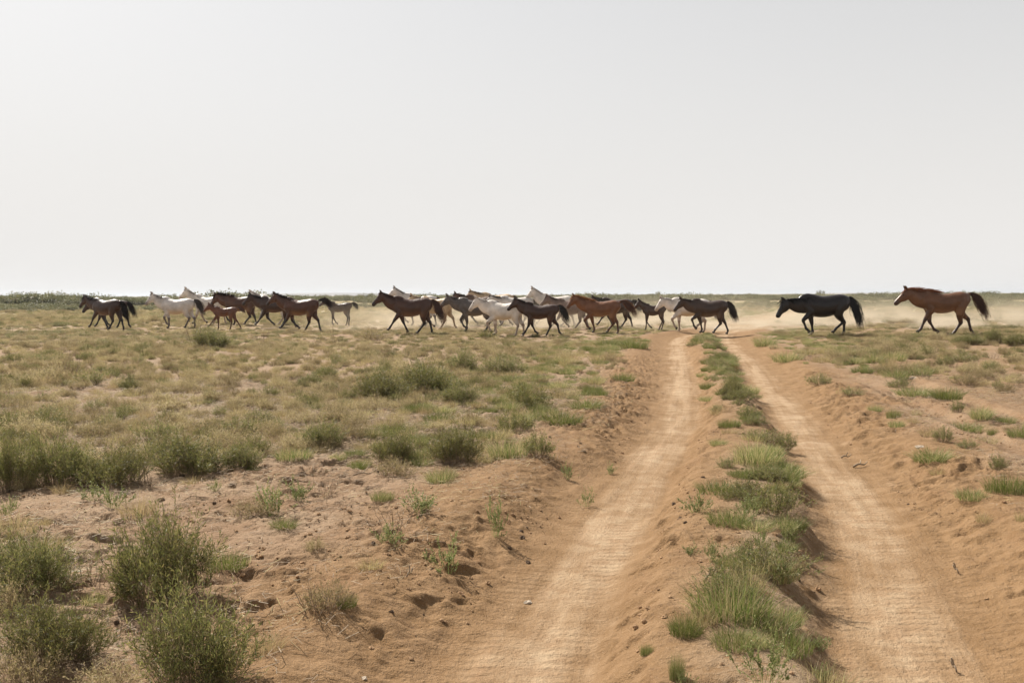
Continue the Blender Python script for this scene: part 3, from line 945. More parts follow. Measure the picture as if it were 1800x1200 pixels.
def points_object(name, P, Z, sources, label, sx=1.0):
    """Uncountable growth: one object of instanced tufts on points."""
    src = bpy.data.collections.new(name + '_sources')
    for i, me in enumerate(sources):
        o = bpy.data.objects.new(f'{name}_{chr(97 + i)}', me)
        src.objects.link(o)
    me = bpy.data.meshes.new(name)
    me.vertices.add(len(P))
    me.vertices.foreach_set('co', np.stack([P[:, 0], P[:, 1], Z], 1).astype(np.float32).ravel())
    for k, v in (('rz', P[:, 5]), ('sw', P[:, 3]), ('sh', P[:, 2])):
        a = me.attributes.new(k, 'FLOAT', 'POINT')
        a.data.foreach_set('value', v.astype(np.float32))
    a = me.attributes.new('pick', 'INT', 'POINT')
    a.data.foreach_set('value', P[:, 4].astype(np.int32))
    o = new_obj(name, me)
    ng = bpy.data.node_groups.new(name + '_nodes', 'GeometryNodeTree')
    ng.interface.new_socket('Geometry', in_out='INPUT', socket_type='NodeSocketGeometry')
    ng.interface.new_socket('Geometry', in_out='OUTPUT', socket_type='NodeSocketGeometry')
    N = ng.nodes.new
    gi, go = N('NodeGroupInput'), N('NodeGroupOutput')
    iop, ci = N('GeometryNodeInstanceOnPoints'), N('GeometryNodeCollectionInfo')
    ci.inputs['Collection'].default_value = src
    ci.inputs['Separate Children'].default_value = True
    ci.inputs['Reset Children'].default_value = True

    def named(k, t='FLOAT'):
        nd = N('GeometryNodeInputNamedAttribute')
        nd.data_type = t
        nd.inputs['Name'].default_value = k
        return nd.outputs[0]
    rot, scl = N('ShaderNodeCombineXYZ'), N('ShaderNodeCombineXYZ')
    L = ng.links.new
    L(named('rz'), rot.inputs[2])
    sw = named('sw')
    L(sw, scl.inputs[0]); L(sw, scl.inputs[1]); L(named('sh'), scl.inputs[2])
    L(gi.outputs[0], iop.inputs['Points'])
    L(ci.outputs[0], iop.inputs['Instance'])
    iop.inputs['Pick Instance'].default_value = True
    L(named('pick', 'INT'), iop.inputs['Instance Index'])
    L(rot.outputs[0], iop.inputs['Rotation'])
    L(scl.outputs[0], iop.inputs['Scale'])
    L(iop.outputs[0], go.inputs[0])
    md = o.modifiers.new('scatter', 'NODES')
    md.node_group = ng
    return tag(o, label, None, None, 'stuff')


# ------------------------------------------------------------------ horses
def spline(pts, n):
    """Catmull-Rom through rows of numbers (any width)."""
    p = np.asarray(pts, float)
    p = np.vstack([2 * p[0] - p[1], p, 2 * p[-1] - p[-2]])
    out = []
    for i in range(1, len(p) - 2):
        for t in np.linspace(0, 1, n, endpoint=False):
            a, b, c, d = p[i - 1], p[i], p[i + 1], p[i + 2]
            out.append(0.5 * (2 * b + (c - a) * t + (2 * a - 5 * b + 4 * c - d) * t * t + (3 * b - 3 * c + d - a) * t ** 3))
    out.append(p[-2])
    return np.array(out)


def loft(rows, n=3, k=14):
    """rows: x, y, z, half height (in the side plane), half width. Closed tube."""
    R = spline(rows, n)
    C = R[:, :3]
    T = unit(np.gradient(C, axis=0))
    Yv = np.array([0, 1.0, 0])
    side = unit(Yv - T * (T @ Yv)[:, None])
    N = np.cross(T, side)
    ph = np.linspace(0, 2 * np.pi, k, endpoint=False)
    hh, ww = np.maximum(R[:, 3], 0.004), np.maximum(R[:, 4], 0.004)
    V = C[:, None] + N[:, None] * (np.sin(ph)[None, :, None] * hh[:, None, None]) + side[:, None] * (np.cos(ph)[None, :, None] * ww[:, None, None])
    m = len(C)
    V = np.concatenate([V.reshape(-1, 3), C[:1], C[-1:]])
    q = []
    for i in range(m - 1):
        for j in range(k):
            q.append((i * k + j, i * k + (j + 1) % k, (i + 1) * k + (j + 1) % k, (i + 1) * k + j))
    t = [(m * k, (j + 1) % k, j) for j in range(k)] + [(m * k + 1, (m - 1) * k + j, (m - 1) * k + (j + 1) % k) for j in range(k)]
    return V, np.array(q, np.int32), np.array(t, np.int32)


def down(p, ang, ln):
    """From p, go ln along a limb leaning ang degrees forward of straight down."""
    a = math.radians(ang)
    return np.array([p[0] + math.sin(a) * ln, p[1], p[2] - math.cos(a) * ln])


TORSO = [(-0.80, 1.22, .08, .07), (-0.70, 1.22, .215, .18), (-0.52, 1.205, .285, .25), (-0.32, 1.165, .30, .265), (-0.10, 1.105, .325, .29), (0.12, 1.082, .335, .29),
         (0.32, 1.115, .340, .265), (0.46, 1.135, .350, .225), (0.60, 1.115, .285, .195), (0.71, 1.085, .18, .15), (0.775, 1.075, .07, .07)]


def hair(name, roots, dirs, lens, m, sag=0.5, w=0.012, k=6, seed=0, parent=None, wave=0.02):
    r = np.random.default_rng(seed)
    n = len(roots)
    u = np.linspace(0, 1, k)
    P = roots[:, None, :] + dirs[:, None, :] * (lens[:, None] * u[None, :])[..., None]
    P[..., 2] -= (sag * lens)[:, None] * u[None, :] ** 2
    P[:, 1:] += np.cumsum(r.normal(size=(n, k - 1, 3)) * wave, 1)
    W = w * (1 - 0.85 * u ** 2)[None, :] * r.uniform(0.6, 1.3, n)[:, None]
    V1, Q1 = strips(P, W, np.tile(np.array([[0.0, 1, 0]]), (n, 1)))
    s2 = unit(np.cross(dirs, np.array([0, 1.0, 0])))
    V2, Q2 = strips(P, W, s2)
    t = np.repeat(r.uniform(0, 1, n), 2 * k)
    V, Q = np.concatenate([V1, V2]), np.concatenate([Q1, Q2 + len(V1)])
    return new_obj(name, np_mesh(name, V, [Q], m, True, {'tint': np.concatenate([t, t])}), parent)


def horse(spec, seed):
    """One horse, built facing +X with its feet on z = 0, then set on the ground."""
    (px, feet, body_px, yaw, coat, legs, neck, head, tail, mane, label) = spec[:11]
    opt = spec[11] if len(spec) > 11 else {}
    r = np.random.default_rng(900 + seed)
    leg_k, depth_k, vx = opt.get('leg', 1.0) * r.uniform(0.97, 1.04), opt.get('deep', 1.0) * r.uniform(0.97, 1.05), opt.get('slim', 1.0) * r.uniform(0.94, 1.08)
    yaw += r.uniform(-9, 9) if px < 1400 else 0
    legs = [(kd_, tuple(a_ + r.uniform(-5, 5) for a_ in an)) for kd_, an in legs]
    head += r.uniform(-4, 4)
    shells = []
    # torso
    rows = [(x, 0, z - 0.012, h * depth_k * 1.035, w * vx * 1.03) for x, z, h, w in TORSO]
    shells.append(loft(rows, 3, 20))
    # legs
    F, H = np.array([0.47, 0.0, 0.90]), np.array([-0.50, 0.0, 1.16])
    lower, hoofs = [], []
    for i, (kind, a) in enumerate(legs):
        sgn = 1 if i % 2 == 0 else -1
        if kind == 'f':
            e = F + [0, sgn * 0.125, 0]
            kn = down(e, a[0], 0.40 * leg_k)
            fe = down(kn, a[1], 0.30 * leg_k)
            ho = down(fe, a[2], 0.115)
            kn[1] = fe[1] = ho[1] = sgn * 0.115
            sh = e + np.array([0.13, -sgn * 0.03, 0.24])
            mid = e * 0.45 + kn * 0.55
            cn = kn * 0.6 + fe * 0.4
            rw = [(*sh, .16, .075), (*(e * 0.75 + sh * 0.25), .135, .095), (*e, .120, .09), (*mid, .084, .068), (*kn, .060, .052), (*cn, .041, .035), (*(kn * 0.15 + fe * 0.85), .041, .035), (*fe, .048, .042), (*ho, .038, .037)]
        else:
            e = H + [0, sgn * 0.13, 0]
            st = down(e, a[0], 0.34)
            hk = down(st, a[1], 0.40 * (0.4 + 0.6 * leg_k))
            fe = down(hk, a[2], 0.345 * leg_k)
            ho = down(fe, a[3], 0.115)
            st[1], hk[1] = sgn * 0.155, sgn * 0.125
            fe[1] = ho[1] = sgn * 0.115
            g = st * 0.5 + hk * 0.5
            bk = np.array([-0.035, 0, 0.0])
            top = e + np.array([-0.02, -sgn * 0.03, 0.12])
            rw = [(*top, .19, .10), (*e, .205, .115), (*(e * 0.45 + st * 0.55), .185, .115), (*(st * 0.85 + hk * 0.15 + bk), .135, .095), (*g, .098, .076), (*(hk * 0.88 + st * 0.12), .068, .052), (*hk, .063, .049), (*(hk * 0.7 + fe * 0.3), .045, .038), (*(hk * 0.2 + fe * 0.8), .042, .036), (*fe, .049, .042), (*ho, .038, .037)]
        rw = [(*q_[:3], q_[3] * 1.10, q_[4] * 1.10) for q_ in rw]
        shells.append(loft(rw, 3, 12))
        lower.append(((kn if kind == 'f' else hk), fe, ho))
        hoofs.append((fe, ho))
    # neck and head
    n_ang, n_len = neck
    na = math.radians(n_ang)
    b0 = np.array([0.46, 0, 1.20])
    poll = b0 + np.array([math.cos(na), 0, math.sin(na)]) * n_len
    ctrl = b0 + np.array([math.cos(na - 0.22), 0, math.sin(na - 0.22)]) * n_len * 0.5
    nr = opt.get('neck', 1.14)
    rows = [(*b0, .335, .17), (*(b0 * 0.62 + ctrl * 0.38 + [0, 0, .01]), .30 * nr, .155), (*ctrl, .242 * nr, .124), (*(ctrl * 0.45 + poll * 0.55), .178 * nr, .097), (*poll, .125, .08), (*(poll * 1.10 - ctrl * 0.10), .07, .05)]
    shells.append(loft(rows, 3, 16))
    ha = math.radians(-head)
    hd = np.array([math.cos(ha), 0, math.sin(ha)])
    hn = np.array([-math.sin(ha), 0, math.cos(ha)])                      # towards the forehead
    hs = opt.get('head', 1.06)
    h0 = poll + hn * 0.015 - hd * 0.02
    prof = [(-0.06, 0.0, .078, .058), (0.03, -0.025, .135, .086), (0.13, -0.045, .155, .096), (0.23, -0.035, .135, .088), (0.33, -0.01, .102, .072), (0.42, 0.0, .084, .064), (0.495, -0.004, .080, .066), (0.545, -0.014, .062, .055), (0.57, -0.02, .03, .03)]
    shells.append(loft([(*(h0 + hd * t * hs + hn * o * hs), b * hs, a * hs) for t, o, b, a in prof], 3, 14))
    nose = h0 + hd * 0.52 * hs
    # dock of the tail
    dk = np.array([-0.74, 0, 1.37])
    shells.append(loft([(-0.62, 0, 1.36, .08, .07), (*dk, .055, .05), (*(dk + np.array([-0.09, 0, -0.01 + 0.05 * tail[2]])), .035, .033)], 3, 10))
    V, Q, T, o = [], [], [], 0
    for v, q, t in shells:
        V.append(v); Q.append(q + o); T.append(t + o); o += len(v)
    raw = np_mesh('raw', np.concatenate(V), [np.concatenate(Q), np.concatenate(T)], coat[0], True)
    tmp = bpy.data.objects.new('raw', raw)
    COL.objects.link(tmp)
    rm = tmp.modifiers.new('r', 'REMESH')
    rm.mode, rm.voxel_size, rm.use_smooth_shade = 'VOXEL', 0.021, True
    sm = tmp.modifiers.new('s', 'SMOOTH')
    sm.factor, sm.iterations = 0.5, 4
    dg = bpy.context.evaluated_depsgraph_get()
    me = bpy.data.meshes.new_from_object(tmp.evaluated_get(dg))
    bpy.data.objects.remove(tmp)
    bpy.data.meshes.remove(raw)
    me.name = 'horse_body'
    co = np.zeros(len(me.vertices) * 3, np.float32)
    me.vertices.foreach_get('co', co)
    co = co.reshape(-1, 3).astype(float)
    # dark points (lower legs, muzzle) and pale belly
    pt = np.zeros(len(co))
    for kn, fe, ho in lower:
        for a, b in ((kn, fe), (fe, ho)):
            ab = b - a
            u = np.clip(((co - a) @ ab) / (ab @ ab), 0, 1)
            dist = np.linalg.norm(co - (a + u[:, None] * ab), axis=1)
            pt = np.maximum(pt, 1 - sstep(0.055, 0.12, dist))
    pt = np.maximum(pt, opt.get('muzzle', 0.8) * (1 - sstep(0.08, 0.19, np.linalg.norm(co - nose, axis=1))))
    be = sstep(0.98, 0.80, co[:, 2]) * sstep(-0.5, -0.3, co[:, 0]) * (1 - sstep(0.3, 0.5, co[:, 0])) * (1 - pt) if False else (1 - sstep(0.80, 1.02, co[:, 2])) * sstep(-0.55, -0.3, co[:, 0]) * (1 - sstep(0.25, 0.5, co[:, 0])) * (co[:, 2] > 0.7)
    for k, v in (('points', pt), ('belly', be)):
        at_ = me.attributes.get(k) or me.attributes.new(k, 'FLOAT', 'POINT')
        at_.data.foreach_set('value', v.astype(np.float32))
    me.materials.clear()
    me.materials.append(coat[0])
    zmin = min(h[1][2] for h in hoofs) - 0.045
    # place
    x, y, z = seat(px, feet)
    ppm = F_PX / pixel_of(x, y, z)[2]
    s = body_px / ppm / 1.6 / max(0.55, math.cos(math.radians(yaw))) * opt.get('grow', 1.0)
    zs = opt.get('zs', 0.97)
    root = empty('foal' if opt.get('foal') else 'horse', (x, y, z - 0.012), math.pi - math.radians(yaw), s)
    root.scale = (s, s, s * zs)
    tag(root, label, 'foal' if opt.get('foal') else 'horse', 'herd of horses crossing the track')
    sh = Vector((0, 0, -zmin))

    def put(ob):
        ob.location = sh
        return ob
    put(new_obj('body', me, root))
    for fe, ho in hoofs:
        d = unit(ho - fe)
        fwd = unit(np.array([-d[2], 0, d[0]]))
        fwd = fwd if fwd[0] * 0 + 1 and (fwd @ np.array([1.0, 0, 0.3])) > 0 else -fwd
        hv, hq, ht = loft([(*(ho - d * 0.03), .040, .040), (*(ho + fwd * 0.010), .047, .045), (*(ho + d * 0.045 + fwd * 0.028), .062, .056), (*(ho + d * 0.05 + fwd * 0.028), .03, .03)], 2, 10)
        put(new_obj('hoof', np_mesh('hoof', hv, [hq, ht], M_HOOF), root))
    for sg in (1, -1):
        e0 = h0 + hn * 0.085 * hs - hd * 0.03 * hs + np.array([0, sg * 0.045, 0])
        ed = unit(hn * 0.95 - hd * (0.25 + opt.get('ears', 0.0)) + np.array([0, sg * 0.18, 0]))
        ev, eq, et = loft([(*(e0 - ed * 0.04), .03, .02), (*(e0 + ed * 0.02), .038, .024), (*(e0 + ed * 0.06), .036, .020), (*(e0 + ed * 0.105), .020, .012), (*(e0 + ed * 0.132), .004, .004)], 2, 8)
        put(new_obj('ear', np_mesh('ear', ev, [eq, et], coat[2]), root))
        c0 = h0 + hd * 0.19 * hs + hn * 0.035 * hs + np.array([0, sg * 0.078 * hs, 0])
        ev, eq, et = loft([(*(c0 - hd * 0.022), .004, .004), (*(c0 - hd * 0.01), .014, .012), (*(c0 + hd * 0.01), .014, .012), (*(c0 + hd * 0.022), .004, .004)], 2, 8)
        put(new_obj('eye', np_mesh('eye', ev, [eq, et], M_EYE), root))
    # mane along the crest, falling to one side or blown back
    m_len, m_blow, m_lift = mane
    n = 230 if m_len > 0.12 else 150
    u = r.uniform(0.03, 1.02, n)
    cr = np.array([0.40, 0, 1.475])
    top = poll + hn * 0.09 * 0.6 + np.array([-0.03, 0, 0.075])
    q1 = ctrl + unit(np.array([-math.sin(na), 0, math.cos(na)])) * 0.20 * nr
    roots = ((1 - u) ** 2)[:, None] * cr + (2 * u * (1 - u))[:, None] * q1 + (u ** 2)[:, None] * top
    roots[:, 1] += r.normal(size=n) * 0.02
    roots[:, 2] -= 0.015
    sgn = np.where(r.uniform(0, 1, n) < 0.7, 1, -1)
    dirs = unit(np.stack([-0.25 - m_blow * r.uniform(0.4, 1.3, n), sgn * r.uniform(0.25, 0.75, n) * (1 - 0.5 * m_lift), r.uniform(0.1, 0.5, n) * (0.35 + m_lift)], 1))
    lens = (m_len + 0.05) * r.uniform(0.55, 1.15, n)
    put(hair('mane', roots, dirs, lens, coat[1], 0.95 - 0.6 * m_lift, 0.011, 6, seed, root, 0.010))
    nf = 26
    roots = (h0 + hn * 0.09 * hs - hd * 0.01)[None, :] + r.normal(size=(nf, 3)) * [0.012, 0.03, 0.012]
    dirs = unit(hd[None, :] * 1.0 + hn[None, :] * 0.25 + r.normal(size=(nf, 3)) * 0.3 - np.array([m_blow * 0.9, 0, 0]))
    put(hair('forelock', roots, dirs, m_len * r.uniform(0.5, 0.9, nf), coat[1], 0.4, 0.012, 5, seed + 1, root, 0.01))
    # tail: a bundle of long hair that follows one curve
    t_len, t_out, t_up, t_thick = tail
    k = 9
    uu = np.linspace(0, 1, k)
    cx = dk[0] - 0.03 - t_out * (0.16 * (1 - np.exp(-5 * uu)) + 0.55 * uu ** 1.3)
    cz = dk[2] + 0.03 + t_up * 0.16 * np.sin(np.minimum(uu * 2.6, np.pi)) - t_len * (uu ** 1.25)
    cen = np.stack([cx, 0 * uu, cz], 1)
    wid = t_thick * np.array([0.036, 0.055, 0.068, 0.075, 0.082, 0.085, 0.08, 0.068, 0.05])
    nt_ = 230
    ph, rr = r.uniform(0, 2 * np.pi, nt_), np.sqrt(r.uniform(0, 1, nt_))
    P = np.repeat(cen[None], nt_, 0)
    tn = unit(np.gradient(cen, axis=0))
    nn = np.stack([-tn[:, 2], 0 * uu, tn[:, 0]], 1)
    P = P + nn[None] * (np.cos(ph) * rr)[:, None, None] * wid[None, :, None] + np.array([0, 1.0, 0])[None, None, :] * (np.sin(ph) * rr)[:, None, None] * wid[None, :, None] * 0.6
    end = r.uniform(0.35, 1.1, nt_)
    P = cen[0] + (P - cen[0]) * (0.92 + 0.08 * end)[:, None, None]
    P[:, 2:] += np.cumsum(r.normal(size=(nt_, k - 2, 3)) * [0.026, 0.02, 0.014], 1)
    P[:, -3:, :] += ((1 - end)[:, None, None]) * (P[:, -5:-4, :] - P[:, -3:, :]) * np.array([0.5, 0.8, 1.0])[None, :, None]
    W = 0.0075 * (1 - 0.8 * uu ** 2.5)[None, :] * np.ones((nt_, 1))
    V1, Q1 = strips(P, W, np.tile(np.array([[0.0, 1, 0]]), (nt_, 1)))
    V2, Q2 = strips(P, W, np.tile(unit(nn.mean(0))[None], (nt_, 1)))
    t = np.repeat(r.uniform(0, 1, nt_), 2 * k)
    put(new_obj('tail', np_mesh('tail', np.concatenate([V1, V2]), [np.concatenate([Q1, Q2 + len(V1)])], coat[3] if len(coat) > 3 else coat[1], True, {'tint': np.concatenate([t, t])}), root))
    return root


def coat_set(name, coat, points, hair_c, belly=None, dapple=0.0, rough=0.42):
    return (coat_material(name + '_coat', coat, points, belly, dapple, rough), hair_material(name + '_hair', hair_c), coat_material(name + '_ear', tuple(0.5 * (a + b) for a, b in zip(coat, points)), points))


BLACK = coat_set('black', (0.0104, 0.0060, 0.0049), (0.006, 0.005, 0.005), (0.009, 0.007, 0.006), None, 0, 0.36)
DBAY = coat_set('dark_bay', (0.0480, 0.0224, 0.0144), (0.0128, 0.0088, 0.0080), (0.0198, 0.0117, 0.0090), (0.13, 0.065, 0.035))
LIVER = coat_set('liver_bay', (0.0612, 0.0259, 0.0144), (0.0130, 0.0086, 0.0072), (0.0765, 0.0270, 0.0126), (0.15, 0.075, 0.04))
BAY = coat_set('bay', (0.0794, 0.0318, 0.0164), (0.0144, 0.0094, 0.0079), (0.0270, 0.0135, 0.0099), (0.24, 0.125, 0.06))
CHEST = coat_set('chestnut', (0.1610, 0.0660, 0.0288), (0.0880, 0.0360, 0.0200), (0.3600, 0.1800, 0.0765), (0.28, 0.15, 0.075))
RUST = coat_set('rust_chestnut', (0.1291, 0.0564, 0.0248), (0.0413, 0.0195, 0.0135), (0.2160, 0.0765, 0.0315), (0.25, 0.13, 0.07))
RUST = (*RUST, hair_material('rust_tail_hair', (0.085, 0.036, 0.020)))
CHEST = (*CHEST, hair_material('chestnut_tail_hair', (0.13, 0.055, 0.028)))
FOALC = coat_set('foal_chestnut', (0.1320, 0.0496, 0.0256), (0.0800, 0.0360, 0.0224), (0.0900, 0.0324, 0.0180), (0.2, 0.1, 0.06))
BROWN = coat_set('mouse_brown', (0.0530, 0.0309, 0.0213), (0.0425, 0.0289, 0.0229), (0.0468, 0.0324, 0.0252), (0.13, 0.09, 0.06))
GREY = coat_set('iron_grey', (0.1148, 0.0935, 0.0833), (0.060, 0.050, 0.045), (0.075, 0.062, 0.056), (0.20, 0.155, 0.115), 0.4)
WHITE = coat_set('white_grey', (0.66, 0.60, 0.54), (0.34, 0.27, 0.215), (0.30, 0.25, 0.22), (0.62, 0.50, 0.36))
WHITE_D = coat_set('white_dark_points', (0.60, 0.55, 0.51), (0.13, 0.105, 0.095), (0.085, 0.062, 0.05), (0.62, 0.47, 0.33), 0.12)
DUN = coat_set('pale_dun', (0.48, 0.35, 0.22), (0.33, 0.24, 0.16), (0.12, 0.08, 0.05), (0.55, 0.42, 0.28))
ROAN = coat_set('roan', (0.155, 0.095, 0.075), (0.10, 0.068, 0.055), (0.075, 0.042, 0.034), (0.22, 0.14, 0.095))

# limb angles in degrees, forward of straight down: fore (upper, cannon, pastern), hind (thigh, gaskin, cannon, pastern)
TROT_A = [('f', (33, 27, 42)), ('f', (-8, -33, -62)), ('h', (20, -12, 34, 40)), ('h', (4, -46, -10, -35))]
TROT_B = [('f', (14, 24, 35)), ('f', (-10, -28, -62)), ('h', (22, -8, 28, 30)), ('h', (8, -40, -13, -45))]
WALK_A = [('f', (46, -15, -48)), ('f', (-6, -5, 25)), ('h', (34, -36, 46, 30)), ('h', (16, -34, 3, 25))]
WALK_B = [('f', (47, -17, -50)), ('f', (-12, -8, 20)), ('h', (26, -12, 40, 28)), ('h', (4, -38, -20, 12))]
WALK_C = [('f', (40, -18, -58)), ('f', (-10, -9, 15)), ('h', (26, -18, 36, 20)), ('h', (10, -32, -11, 10))]
WALK_D = [('f', (36, 30, 35)), ('f', (-20, -27, -30)), ('h', (24, -16, 37, 36)), ('h', (2, -38, -16, 5))]
WALK_E = [('f', (27, 37, 42)), ('f', (-8, -42, -55)), ('h', (18, -4, 32, 36)), ('h', (4, -38, -14, -20))]
STEP_F = [('f', (40, -17, -40)), ('f', (-8, -8, 38)), ('h', (30, -30, 14, 20)), ('h', (8, -36, -8, 10))]
STEP_G = [('f', (-9, -3, 25)), ('f', (35, -22, -60)), ('h', (24, -34, 24, 28)), ('h', (6, -40, -6, 5))]
FOAL_A = [('f', (40, 41, 45)), ('f', (-2, -2, 15)), ('h', (24, -18, 8, 15)), ('h', (4, -38, -28, -20))]
FOAL_B = [('f', (-4, -32, -58)), ('f', (8, 2, -35)), ('h', (26, -32, 14, 20)), ('h', (18, -22, 4, -10))]
FOAL_C = [('f', (4, 2, 22)), ('f', (2, -38, -60)), ('h', (24, -24, 30, 20)), ('h', (10, -30, 18, 15))]

# pixel x of the body's middle, pixel y of the feet, body length in pixels, turn away from side-on, coat, limbs,
# (neck angle, length), head angle below level, tail (length, out, lift, thickness), mane (length, blown back, lift), label, options
HERD = [
    (197, 577, 56, 4, DBAY, TROT_B, (10, 0.66), 60, (0.80, 0.55, 0.3, 0.9), (0.2, 0.2, 0.2), 'dark horse almost hidden behind the leading dark brown one'),
    (189, 581, 57, 14, DBAY, WALK_D, (24, 0.84), 52, (1.0, 0.62, 0.6, 1.15), (0.26, 0.5, 0.5), 'leading dark brown horse with a red-tinged tail, front of the herd'),
    (313, 577, 60, 0, WHITE_D, STEP_G, (32, 0.80), 52, (0.78, 0.62, 1.0, 1.3), (0.12, 0.1, 0.1), 'white horse with dark muzzle and dark tail behind the leading pair'),
    (368, 571, 57, 0, WHITE, TROT_B, (40, 0.86), 46, (0.8, 0.6, 0.6, 1.0), (0.12, 0.1, 0.1), 'white horse with raised head behind the dark-tailed white one'),
    (424, 572.5, 58, 0, BAY, WALK_C, (24, 0.72), 62, (0.8, 0.5, 0.5, 1.0), (0.30, 0.3, 0.9), 'shaggy dark-maned brown horse right behind the chestnut foal'),
    (396, 580, 41, 0, FOALC, FOAL_A, (34, 0.64), 50, (0.42, 0.75, 0.9, 0.75), (0.08, 0.1, 0.4), 'small chestnut foal stretching a foreleg forward', {'zs': 1.0, 'leg': 1.16, 'deep': 0.80, 'slim': 0.8, 'foal': 1, 'neck': 0.88, 'muzzle': 0.4}),
    (484, 571.5, 58, 0, WHITE, TROT_A, (34, 0.80), 58, (0.8, 0.55, 0.5, 1.0), (0.12, 0.1, 0.1), 'white horse whose head shows beside the dark bay one'),
    (486, 576.5, 59, 0, DBAY, WALK_E, (26, 0.78), 50, (0.8, 0.5, 0.4, 1.0), (0.17, 0.2, 0.2), 'dark bay horse squeezed behind the front bay, white one beyond'),
    (530, 583, 64, 0, BAY, WALK_E, (31, 0.80), 50, (0.40, 0.85, 1.2, 0.9), (0.24, 0.3, 0.5), 'front bay horse with black legs and a short pale-tipped tail'),
    (598, 573, 43, 0, DBAY, FOAL_B, (40, 0.60), 40, (0.46, 0.55, 0.8, 0.8), (0.08, 0.1, 0.3), 'dark brown foal trotting alone behind the front bay', {'zs': 1.0, 'leg': 1.12, 'deep': 0.80, 'slim': 0.8, 'foal': 1, 'neck': 0.88, 'muzzle': 0.4}),
    (725, 587.5, 71, 0, LIVER, WALK_D, (30, 0.80), 46, (1.02, 0.62, 0.9, 1.25), (0.16, 0.2, 0.1), 'large dark bay with low carried head and long tail reaching its hocks'),
    (738, 574, 61, 0, WHITE_D, WALK_C, (40, 0.84), 46, (0.8, 0.5, 0.4, 1.0), (0.10, 0.1, 0.1), 'grey-white horse with pricked ears behind the large dark bay'),
    (768, 578.5, 60, 8, DUN, TROT_B, (24, 0.74), 48, (0.66, 0.85, 0.8, 1.0), (0.12, 0.1, 0.1), 'pale sandy horse, rump showing past the large dark bay'),
    (838, 583.5, 66, 0, GREY, STEP_G, (24, 0.80), 50, (0.8, 0.5, 0.4, 1.0), (0.10, 0.1, 0.1), 'iron-grey horse with lifted foreleg ahead of the white front one'),
    (846, 573, 60, 0, BAY, TROT_A, (24, 0.76), 50, (0.8, 0.5, 0.4, 1.0), (0.14, 0.1, 0.2), 'brown horse half hidden behind the iron-grey one, back only'),
    (874, 569, 58, 0, DUN, WALK_C, (24, 0.84), 48, (0.8, 0.5, 0.4, 1.0), (0.14, 0.1, 0.2), 'sandy horse with pricked ear deep in the herd behind the white front one'),
    (889, 591, 68, 0, WHITE, STEP_F, (28, 0.80), 54, (0.8, 0.5, 0.4, 1.0), (0.09, 0.1, 0.1), 'white front horse with one bent foreleg at the herd centre'),
    (908, 575, 60, 0, WHITE_D, TROT_B, (20, 0.74), 50, (0.8, 0.5, 0.4, 1.0), (0.16, 0.1, 0.2), 'grey-white horse with dark mane hidden between white and young dark one'),
    (951, 591, 63, 0, DBAY, TROT_B, (33, 0.76), 52, (0.86, 0.62, 0.9, 1.1), (0.15, 0.1, 0.4), 'young nearly black horse with brown flank before the white raised head', {'leg': 1.06, 'deep': 0.93}),
    (979, 574, 60, 0, WHITE, WALK_D, (42, 0.84), 54, (0.8, 0.5, 0.4, 1.0), (0.10, 0.1, 0.1), 'white horse with high raised head above the young dark one'),
    (1005, 578.5, 58, 0, ROAN, WALK_E, (30, 0.78), 48, (0.8, 0.55, 0.5, 1.0), (0.16, 0.2, 0.2), 'roan brown horse between the young dark one and the pale-maned chestnut'),
    (1084, 577, 58, 0, BROWN, WALK_D, (24, 0.70), 48, (0.62, 0.6, 0.7, 1.0), (0.14, 0.1, 0.2), 'brown horse hidden behind the pale-maned chestnut, legs and tail showing'),
    (1058, 586, 66, 0, CHEST, WALK_C, (30, 0.78), 52, (0.74, 0.95, 1.3, 1.25), (0.28, 0.55, 0.6), 'chestnut horse with glowing pale mane and streaming dark tail'),
    (1150, 581, 43, 0, BROWN, FOAL_C, (38, 0.64), 52, (0.46, 0.42, 0.8, 0.8), (0.08, 0.1, 0.3), 'mouse-brown foal walking in the dust ahead of a white horse', {'zs': 1.12, 'leg': 1.1, 'deep': 0.82, 'slim': 0.8, 'foal': 1, 'neck': 0.88, 'muzzle': 0.4}),
    (1213, 584, 66, 0, WHITE, WALK_A, (20, 0.72), 56, (0.8, 0.5, 0.4, 1.0), (0.09, 0.1, 0.1), 'white horse stepping onto the track beyond the mouse-brown one'),
    (1247, 586.5, 65, 0, BROWN, WALK_B, (19, 0.78), 54, (0.92, 0.56, 0.8, 1.2), (0.10, 0.1, 0.1), 'mouse-brown horse walking across the track with level neck', {'zs': 0.98}),
    (1450, 591.5, 87, 0, BLACK, WALK_A, (2, 0.80), 64, (1.12, 0.56, 0.6, 1.25), (0.26, 0.15, 0.15), 'big black horse walking alone with lowered head', {'deep': 1.06, 'neck': 1.16, 'head': 1.1, 'zs': 0.93}),
    (1660, 589.5, 88, 0, RUST, TROT_A, (19, 0.78), 48, (0.92, 0.85, 0.9, 1.1), (0.34, 1.1, 0.9), 'rust chestnut straggler trotting last with mane blown back', {'deep': 0.96, 'zs': 0.97}),
]
SHORT = ['the hidden dark horse', 'the leader', 'the dark-tailed white horse', 'the raised-head white horse', 'the shaggy brown horse', 'the chestnut foal', 'the half-hidden white horse', 'the squeezed dark bay',
         'the front bay', 'the dark brown foal', 'the large dark bay', 'the grey-white horse', 'the sandy rump', 'the iron-grey horse', 'the hidden brown back', 'the deep sandy horse', 'the white front horse', 'the dark-maned white',
         'the young dark horse', 'the high white head', 'the roan horse', 'the hidden brown horse', 'the pale-maned chestnut', 'the mouse-brown foal', 'the white horse at the track', 'the mouse-brown horse', 'the black horse', 'the rust straggler']
for i, sp in enumerate(HERD):
    horse(sp, i)

